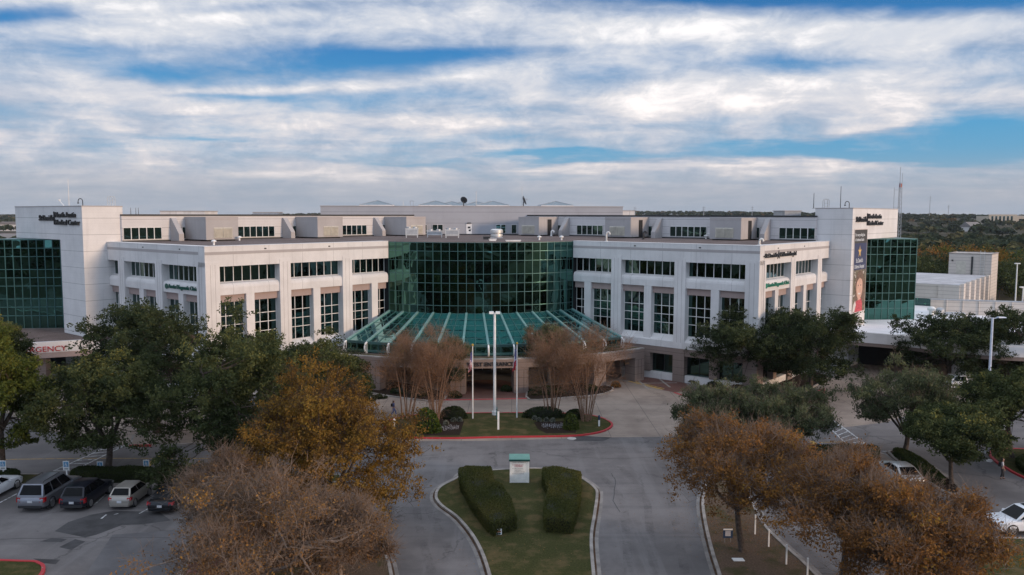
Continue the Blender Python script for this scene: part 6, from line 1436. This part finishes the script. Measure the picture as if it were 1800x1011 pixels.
def shrub(px_, py_, w_, d_, h_, leafm, seed, label, n=2600, ln=.16, z0=.1, name='shrub', wd=None, cat='shrub', group=None):
    rng = np.random.default_rng(seed); loc = G(px_, py_); loc.z = z0; t = tag(empty(name, loc), label, cat, group)
    dv = unit(rng, n); dv[:, 2] = np.abs(dv[:, 2]); lob = unit(rng, 6); am = rng.uniform(-.18, .18, 6); f = 1 + (np.exp(-(1 - dv @ lob.T) * 5) * am).sum(1)
    P = dv * (f * rng.uniform(.72, 1.03, n) ** .6)[:, None] * np.array([w_ / 2, d_ / 2, h_]) + np.array([0, d_ / 2, 0])
    V, F = leaves(rng, P, ln, wd or ln * .55, .35); link('foliage', fast_mesh('foliage', V, F, leafm, np.clip(.1 + .35 * (f - .8) + .6 * rng.uniform(0, 1, n), 0, 1)), t)
    mb = MB()
    for k in range(5):
        a = k * 1.256; mb.tube([(0, d_ / 2, -.02), (math.cos(a) * w_ * .12, d_ / 2 + math.sin(a) * d_ * .12, h_ * .4), (math.cos(a) * w_ * .3, d_ / 2 + math.sin(a) * d_ * .3, h_ * .8)], [.035, .028, .01], 5)
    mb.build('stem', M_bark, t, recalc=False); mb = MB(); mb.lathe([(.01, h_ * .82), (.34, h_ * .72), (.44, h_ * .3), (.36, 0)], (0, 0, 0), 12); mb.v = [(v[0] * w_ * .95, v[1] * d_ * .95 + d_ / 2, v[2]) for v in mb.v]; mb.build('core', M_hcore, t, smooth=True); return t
shrub(795, 740, 2.9, 1.6, 1.15, LF_bush, 71, 'clipped dark oval shrub left of the striped flag')
shrub(955, 739, 4.4, 1.7, 1.1, LF_bush, 72, 'long clipped dark oval shrub right of the flagpoles')
shrub(1010, 740, 2.0, 1.3, .9, LF_bush, 75, 'small dark shrub under the rightmost crepe myrtle')
shrub(750, 765, 2.5, 1.7, 2.0, LF_yel, 73, 'tall flowering shrub with yellow blooms on the flag island', 2600, .22)
shrub(1004, 759, 1.5, 1.2, 1.55, LF_lime, 74, 'bright yellow green shrub right of the white flowers', 1700, .2)
for k, (x, y, lb) in enumerate(((784, 750, 'silver leaved tuft nearest the yellow shrub'), (797, 744, 'silver leaved tuft under the left oval shrub'), (808, 744, 'small silver leaved tuft right of the left oval shrub'), (940, 741, 'silver leaved tuft leftmost before the long oval shrub'), (948, 744, 'silver leaved tuft second before the long oval shrub'), (961, 744, 'silver leaved tuft third before the long oval shrub'), (972, 745, 'silver leaved tuft rightmost before the long oval shrub'))):
    shrub(x, y, .55, .5, .45, LF_silver, 80 + k, lb, 160, .26, .1, 'silver_plant', .03, 'plant', 'silver leaved tufts in the flower beds')
def flowers(cpx, seed, label, ln_px, leafm=LF_wht):
    rng = np.random.default_rng(seed); a, b = G(*cpx[0]), G(*cpx[1]); n = 420; f = rng.uniform(0, 1, n); j = f + .02 * np.sin(f * 70 + seed)
    P = np.stack([a.x + (b.x - a.x) * j, a.y + (b.y - a.y) * j + rng.normal(size=n) * .38, .13 + rng.uniform(0, .18, n)], 1)
    V, F = leaves(rng, P, .075, .06); o = link('flower_row', fast_mesh('flower_row', V, F, leafm, rng.uniform(0, 1, n))); tag(o, label, 'flowers', None, 'stuff'); return o
flowers(((770, 757), (806, 755)), 91, 'row of white flowers left of the lamp post', 0); flowers(((953, 752), (990, 752)), 92, 'row of white flowers right of the flagpoles', 0)
sheet('flower_bed', px((740, 768), (765, 768), (808, 767), (816, 742), (786, 736), (742, 742)), .118, M_mulch); sheet('flower_bed', px((938, 744), (990, 742), (1015, 748), (1012, 763), (960, 764), (945, 756)), .118, M_mulch)
# shrubs in the beds at the entrance and along the right wing
k = 0
for x, y, w_, h_, lb in ((800, 701, 1.6, .6, 'dark shrub at the foot of the left centre column'), (942, 697, 1.8, .9, 'dark leafy shrub right of the right centre column'), (962, 697, 1.9, 1.1, 'broad leaved green shrub behind the right crepe myrtles'), (985, 696, 1.6, .8, 'dark shrub third from the right centre column'), (1040, 690, 1.6, .7, 'dark shrub at the right end of the canopy bed'), (700, 695, 2.0, .7, 'dark shrub at the left end of the canopy bed'), (735, 700, 2.0, .8, 'dark shrub in the middle of the left canopy bed'), (890, 690, 1.4, .7, 'dark shrub just inside the right centre column'),
                     (1175, 664, 1.6, .5, 'low shrub against the right wing base, leftmost'), (1228, 676, 2.2, .6, 'low dark shrub below the red hydrant'), (1262, 684, 2.4, .7, 'low dark shrub at the foot of the right wing'), (1300, 692, 2.4, .8, 'dark shrub under the left live oak of the right wing')):
    shrub(x, y, w_, w_ * .8, h_, LF_bush, 100 + k, lb, 900, .17); k += 1
shrub(1083, 683, 1.3, .8, .7, LF_rust, 121, 'orange flowering shrub beside the right canopy column', 500, .12); shrub(679, 684, 2.6, 1.4, 1.4, LF_myrtle, 122, 'reddish brown shrub left of the crepe myrtles', 900, .16)
shrub(690, 770, .8, .6, .8, LF_gold, 123, 'straw coloured tuft at the left tip of the flag island', 300, .2, .1, 'grass_tuft', .03)
for k, (a_, px0) in enumerate((( -30, 0), (-12, 0), (9, 0), (20, 0), (28, 0))):
    c_ = onarc(32.0, a_, 4.0); p = BM @ c_; rng = np.random.default_rng(140 + k); n = 420; P = rng.normal(size=(n, 3)) * np.array([.9, .35, .22]) + np.array([0, 0, .3]); P[:, 2] = np.maximum(P[:, 2], .02)
    V, F = leaves(rng, P, .18, .10, .3); o = link('canopy_shrub', fast_mesh('canopy_shrub', V, F, LF_olive, rng.uniform(0, .8, n)), None, p, BR + R(a_)); tag(o, ('low plant spilling over the left end of the canopy', 'low plant on the canopy above the left centre column', 'low plant on the canopy right of the entrance letters', 'low plant on the canopy behind the right crepe myrtles', 'low plant near the right end of the canopy')[k], 'plant')
# fallen leaves
def litter(cx, cy, rx, ry, n, seed, label, leafm=LF_rust, ln=.09):
    rng = np.random.default_rng(seed); c = G(cx, cy); P = rng.normal(size=(n, 3)) * np.array([rx, ry, 0]) + np.array([c.x, c.y, .125]); V, F = leaves(rng, P, ln, ln * .7); V[:, 2] = .128 + (V[:, 2] - .125) * .15
    o = link('leaf_litter', fast_mesh('leaf_litter', V, F, leafm, rng.uniform(0, .8, n))); tag(o, label, 'fallen leaves', None, 'stuff')
litter(1300, 925, 2.0, 2.2, 2200, 151, 'fallen leaves under the orange tree in the right bed'); litter(910, 960, 2.6, 3.4, 420, 152, 'few fallen leaves on the island lawn', LF_brown); litter(1560, 1000, 3.2, 2.4, 1200, 154, 'fallen leaves below the rust coloured trees')
# ================================================================ THE FAR LAND
def far_proto(rng, nq, q):
    d = unit(rng, nq); d[:, 2] = np.abs(d[:, 2]) * 1.0 - .25; lob = unit(rng, 7); am = rng.uniform(-.25, .3, 7); f = 1 + (np.exp(-(1 - d @ lob.T) * 4) * am).sum(1)
    P = d * (f * rng.uniform(.7, 1.05, nq))[:, None] * np.array([.5, .5, .42]) + np.array([0, 0, .55]); P[:, 2] = np.maximum(P[:, 2], .08)
    V, F = leaves(rng, P, q, q * .7); return V, F, np.clip(.5 + .5 * (f - 1) + rng.uniform(-.5, .5, nq) * .5, 0, 1)
def wood(name, label, n, rmin, rmax, sect, seed, nq, q, avoid=(), hmin=6.5, hmax=11):
    rng = np.random.default_rng(seed); protos = [far_proto(rng, nq, q) for _ in range(6)]; Vs, Fs, Ts = [], [], []; off = 0; c = 0
    while c < n:
        a = rng.uniform(*sect); r = math.sqrt(rng.uniform(rmin ** 2, rmax ** 2)) if rmin > 0 and rng.uniform() < .5 else rng.uniform(rmin, rmax); x, y = r * math.tan(R(a)), r
        if any(x0 < x < x1 and y0 < y < y1 for x0, x1, y0, y1 in avoid): c += .2; continue
        V, F, tt = protos[rng.integers(6)]; h = rng.uniform(hmin, hmax); wd = h * rng.uniform(.9, 1.45); th = rng.uniform(0, 6.28); ca, sa = math.cos(th), math.sin(th)
        X = np.stack([(V[:, 0] * ca - V[:, 1] * sa) * wd + x, (V[:, 0] * sa + V[:, 1] * ca) * wd + y, V[:, 2] * h + hill(x, y) - .5], 1)
        base = rng.choice([.05, .12, .2, .3, .42, .58, .8], p=[.19, .2, .2, .15, .12, .09, .05]) + rng.uniform(-.05, .05)
        Vs.append(X); Fs.append(F + off); Ts.append(np.clip(base + (tt - .5) * .22, 0, 1)); off += len(V); c += 1
    o = link(name, fast_mesh(name, np.concatenate(Vs), np.concatenate(Fs), LF_far, np.concatenate(Ts))); tag(o, label, 'woodland', None, 'stuff'); return o
av = [(150, 420, 560, 760), (300, 760, 1120, 1180)]
wood('woodland', 'wood of mixed green and autumn trees beyond the annex', 620, 230, 620, (19, 37), 201, 150, .26, av + [(60, 160, 100, 215)])
wood('woodland', 'far wooded hills along the right horizon', 2600, 560, 3000, (3, 38), 202, 60, .42, av)
wood('woodland', 'far woods along the left horizon', 1500, 420, 3000, (-38, -8), 203, 70, .40, [(-460, -300, 560, 760)])
wood('woodland', 'far woods behind the hospital roofs', 700, 900, 3000, (-9, 4), 204, 40, .5)
wood('woodland', 'trees around the car park behind the viewpoint', 900, -300, -26, (-62, 62), 205, 80, .3)
def midtree(x, y, H_, W_, seed, leafm, label, group):
    rng = np.random.default_rng(seed); t = tag(empty('shade_tree', (x, y, -.03)), label, 'tree', group)
    P = clumps(rng, 60, H_, W_, H_ * .2); mb = MB(); limbs(rng, mb, H_, H_ * .2, P, .022 * H_, H_ * .25, 5, W_ * .25); mb.build('trunk', M_bark, t, recalc=False)
    ci = np.repeat(np.arange(60), 90); LP = P[ci] + rng.normal(size=(5400, 3)) * W_ * .06; V, F = leaves(rng, LP, .5, .32); ct = rng.uniform(0, 1, 60)
    link('crown', fast_mesh('crown', V, F, leafm, np.clip(.5 * ct[ci] + .45 * rng.uniform(0, 1, 5400), 0, 1)), t)
for k, (x_, d_, H_, W_, lm, lb) in enumerate(((1622, 215, 8.5, 11, LF_oak, 'green tree just right of the tower glass, behind the annex'), (1650, 232, 8.8, 12, LF_oak, 'green tree behind the annex roof, left of its stair tower'), (1632, 250, 9.5, 13, LF_rust, 'brown tree rising over the annex roof'), (1665, 262, 9.5, 12, LF_lime, 'yellow green tree left of the stair tower'), (1690, 270, 9.5, 13, LF_rust, 'rust coloured tree directly behind the stair tower'),
        (1732, 228, 10.5, 17, LF_gold, 'large golden tree at the right of the stair tower'), (1765, 236, 10, 14, LF_lime, 'yellow green tree between the golden tree and the right edge'), (1762, 205, 8.2, 14, LF_oak, 'dark green tree right of the stair tower, low'), (1790, 212, 8.8, 13, LF_oak, 'dark green tree at the far right edge'), (1820, 225, 9.2, 14, LF_oak, 'dark green tree just outside the right edge'), (1712, 285, 9.5, 13, LF_oak, 'dark tree behind the rust coloured one'), (1600, 225, 8.5, 11, LF_oak, 'green tree mostly hidden by the tower glass'))):
    p = atY(x_, 400, d_); midtree(p.x, d_, H_, W_, 220 + k, lm, lb, 'shade trees behind the annex')
# buildings far away
def house(x, y, w_, d_, hw, hr, rz, wall, roofm, label, name='house'):
    t = tag(empty(name, (x, y, hill(x, y) - .1), rz), label, 'house', 'houses far away'); mb = MB(); mb.box(-w_ / 2, w_ / 2, -d_ / 2, d_ / 2, 0, hw); mb.build('wall', wall, t)
    mb = MB(); e = .5; mb.loft([[(-w_ / 2 - e, -d_ / 2 - e, hw), (-w_ / 2 - e, d_ / 2 + e, hw), (-w_ / 2 - e, 0, hr)], [(w_ / 2 + e, -d_ / 2 - e, hw), (w_ / 2 + e, d_ / 2 + e, hw), (w_ / 2 + e, 0, hr)]]); mb.build('roof', roofm, t)
    for k in (-.3, .1, .32):
        mb = MB(); mb.box(w_ * k - .6, w_ * k + .6, -d_ / 2 - .05, -d_ / 2 - .002, 1.0, 2.3); mb.build('window', M_glass, t)
M_roof = plain('brown_shingles', (0.13, 0.10, 0.085), .9); M_roof2 = plain('grey_shingles', (0.19, 0.18, 0.175), .9); M_cream = plain('cream_wall', (0.46, 0.40, 0.32), .8); M_pale = plain('pale_wall', (0.60, 0.58, 0.56), .8)
hs = [(8, 560, 26, 12, 3.2, 6.8, .2, M_cream, M_roof2, 'grey roofed house nearest the left tower, far away'), (24, 600, 18, 11, 3.2, 6.2, -.1, M_pale, M_roof, 'brown roofed house just left of the left tower'), (-16, 575, 20, 12, 3.2, 6.4, .3, M_cream, M_roof, 'brown roofed house at the far left edge'),
      (4, 900, 34, 14, 7, 9.5, .1, M_pale, M_roof, 'long white apartment house among the far left trees'), (18, 960, 20, 12, 6, 9.0, .0, M_pale, M_roof2, 'white house with grey roof below the left horizon'), (-12, 980, 24, 12, 6, 9.0, .0, M_pale, M_roof, 'white house with brown roof below the left horizon'), (1708, 900, 20, 14, 5, 10.5, .5, M_pale, M_roof2, 'lone pale roof poking out of the right hill woods')]
for x_, d_, *r_ in hs: p = atY(x_, 380, d_); house(p.x, d_, *r_)
p = atY(1772, 390, 1150); fbld = tag(empty('office_building', (p.x, 1150, hill(p.x, 1150) - 1), R(-8)), 'long beige office block on the right hillside', 'building')
mb = MB(); mb.box(-26, 70, 0, 40, -6, 13); mb.box(-26, 10, -3, -.01, -6, 15); mb.build('wall', M_cream, fbld); mb = MB(); mb.box(-26.4, 10.4, -3.4, 0, 15.01, 15.6); mb.box(10.5, 70.4, -.4, 40, 13.01, 13.6); mb.build('roof_edge', M_pale, fbld)
for k in range(6):
    mb = MB(); mb.box(-23 + k * 5, -20.5 + k * 5, -3.15, -3.02, -2, 13); mb.build('window', M_glass, fbld)
for k in range(3):
    mb = MB(); mb.box(14, 68, -.12, -.02, -3 + k * 5, -.8 + k * 5); mb.build('window', M_glass, fbld)
sheet('distant_road', [(150, 620), (240, 585), (420, 640), (415, 690), (300, 668), (190, 660)], .2, plain('pale_road', (0.34, 0.30, 0.27), .9))
for k, (x_, d_) in enumerate(((1672, 640), (1690, 655), (1706, 660))): 
    p = atY(x_, 400, d_); car('suv', PW, (p.x, d_, .2), R(20 + 80 * k), ('white vehicle leftmost on the far pale road', 'white vehicle in the middle of the far pale road', 'white vehicle rightmost on the far pale road')[k], 'vehicles on the far road')
# lattice mast and far poles
p = atY(1581, 377, 330); t = tag(empty('radio_mast', (p.x, 330, 0)), 'slim lattice radio mast rising behind the right tower', 'mast')
mb = MB(); Hm = 33.5
def leg_at(k, z): w_ = 1.1 - .55 * z / Hm; a = k * 2.094; return Vector((w_ * math.cos(a), w_ * math.sin(a), z))
for k in range(3): mb.tube([leg_at(k, 0), leg_at(k, Hm)], .11, 5)
for q in range(22):
    for k in range(3): mb.tube([leg_at(k, q * Hm / 22), leg_at((k + 1) % 3, (q + 1) * Hm / 22)], .06, 4)
mb.build('lattice', M_metal, t)
M_mred = plain('mast_red', (0.40, 0.10, 0.08), .5)
mb = MB(); mb.tube([(-.3, 0, Hm), (-.3, 0, Hm + 6)], .10, 5); mb.tube([(.6, 0, Hm - 3), (.6, 0, Hm + 3.6)], .09, 5); mb.tube([(-2.4, 0, 23), (-2.4, 0, 31.5)], .10, 5); mb.tube([(-2.4, 0, 23.5), (0, 0, 23.5)], .06, 4); mb.tube([(-2.4, 0, 30.5), (0, 0, 30.5)], .06, 4); mb.build('antenna', M_metal, t)
mb = MB(); mb.lathe([(.45, 31.5), (.45, 33.0)], (0, 0, 0), 8); mb.build('beacon_band', M_mred, t)
for px_, d_, h_, lb in ((1634, 1500, 42, 'distant lattice pylon on the right skyline'), (1667, 1500, 26, 'distant pole on the right skyline'), (1116, 1300, 26, 'distant pole leftmost over the right penthouse roof'), (1237, 1300, 27, 'distant pole over the middle of the right penthouse roof'), (1322, 1400, 27, 'distant pole beside the bluish roof box')):
    p = atY(px_, 377, d_); mb = MB(); mb.tube([(0, 0, 0), (0, 0, h_)], [.8, .35], 5)
    for z in (h_ * .8, h_ * .92): mb.tube([(-2.5, 0, z), (2.5, 0, z)], .3, 4)
    tag(mb.build('power_pole', M_metal, loc=(p.x, d_, hill(p.x, d_) - .5)), lb, 'pole', 'far power poles')
p = atY(1788, 470, 190); lamp_post((p.x, 190, 0), 9.5, 0, 'white lamp post before the golden tree at the far right', 'double'); p = atY(1797, 540, 150); lamp_post((p.x, 150, 0), 7.5, 0, 'short white lamp post on the flat white roof side', 'double')

# ================================================================ THE AIR
hb = MB(); hb.box(-3400, 3400, -700, 3600, -1.2, 62)
hz_o = hb.build('haze', None); hz_o.data.materials.clear()
def haze_mat():
    m = bpy.data.materials.new('haze_air'); m.use_nodes = True; m.node_tree.nodes.clear(); t = NT(m.node_tree)
    vol = t.n('ShaderNodeVolumePrincipled', {'Color': (0.80, 0.88, 1.0, 1), 'Density': 0.00004, 'Anisotropy': 0.0}).outputs[0]
    t.n('ShaderNodeOutputMaterial', {'Volume': vol}); return m
hz_o.data.materials.append(haze_mat()); tag(hz_o, kind='stuff')
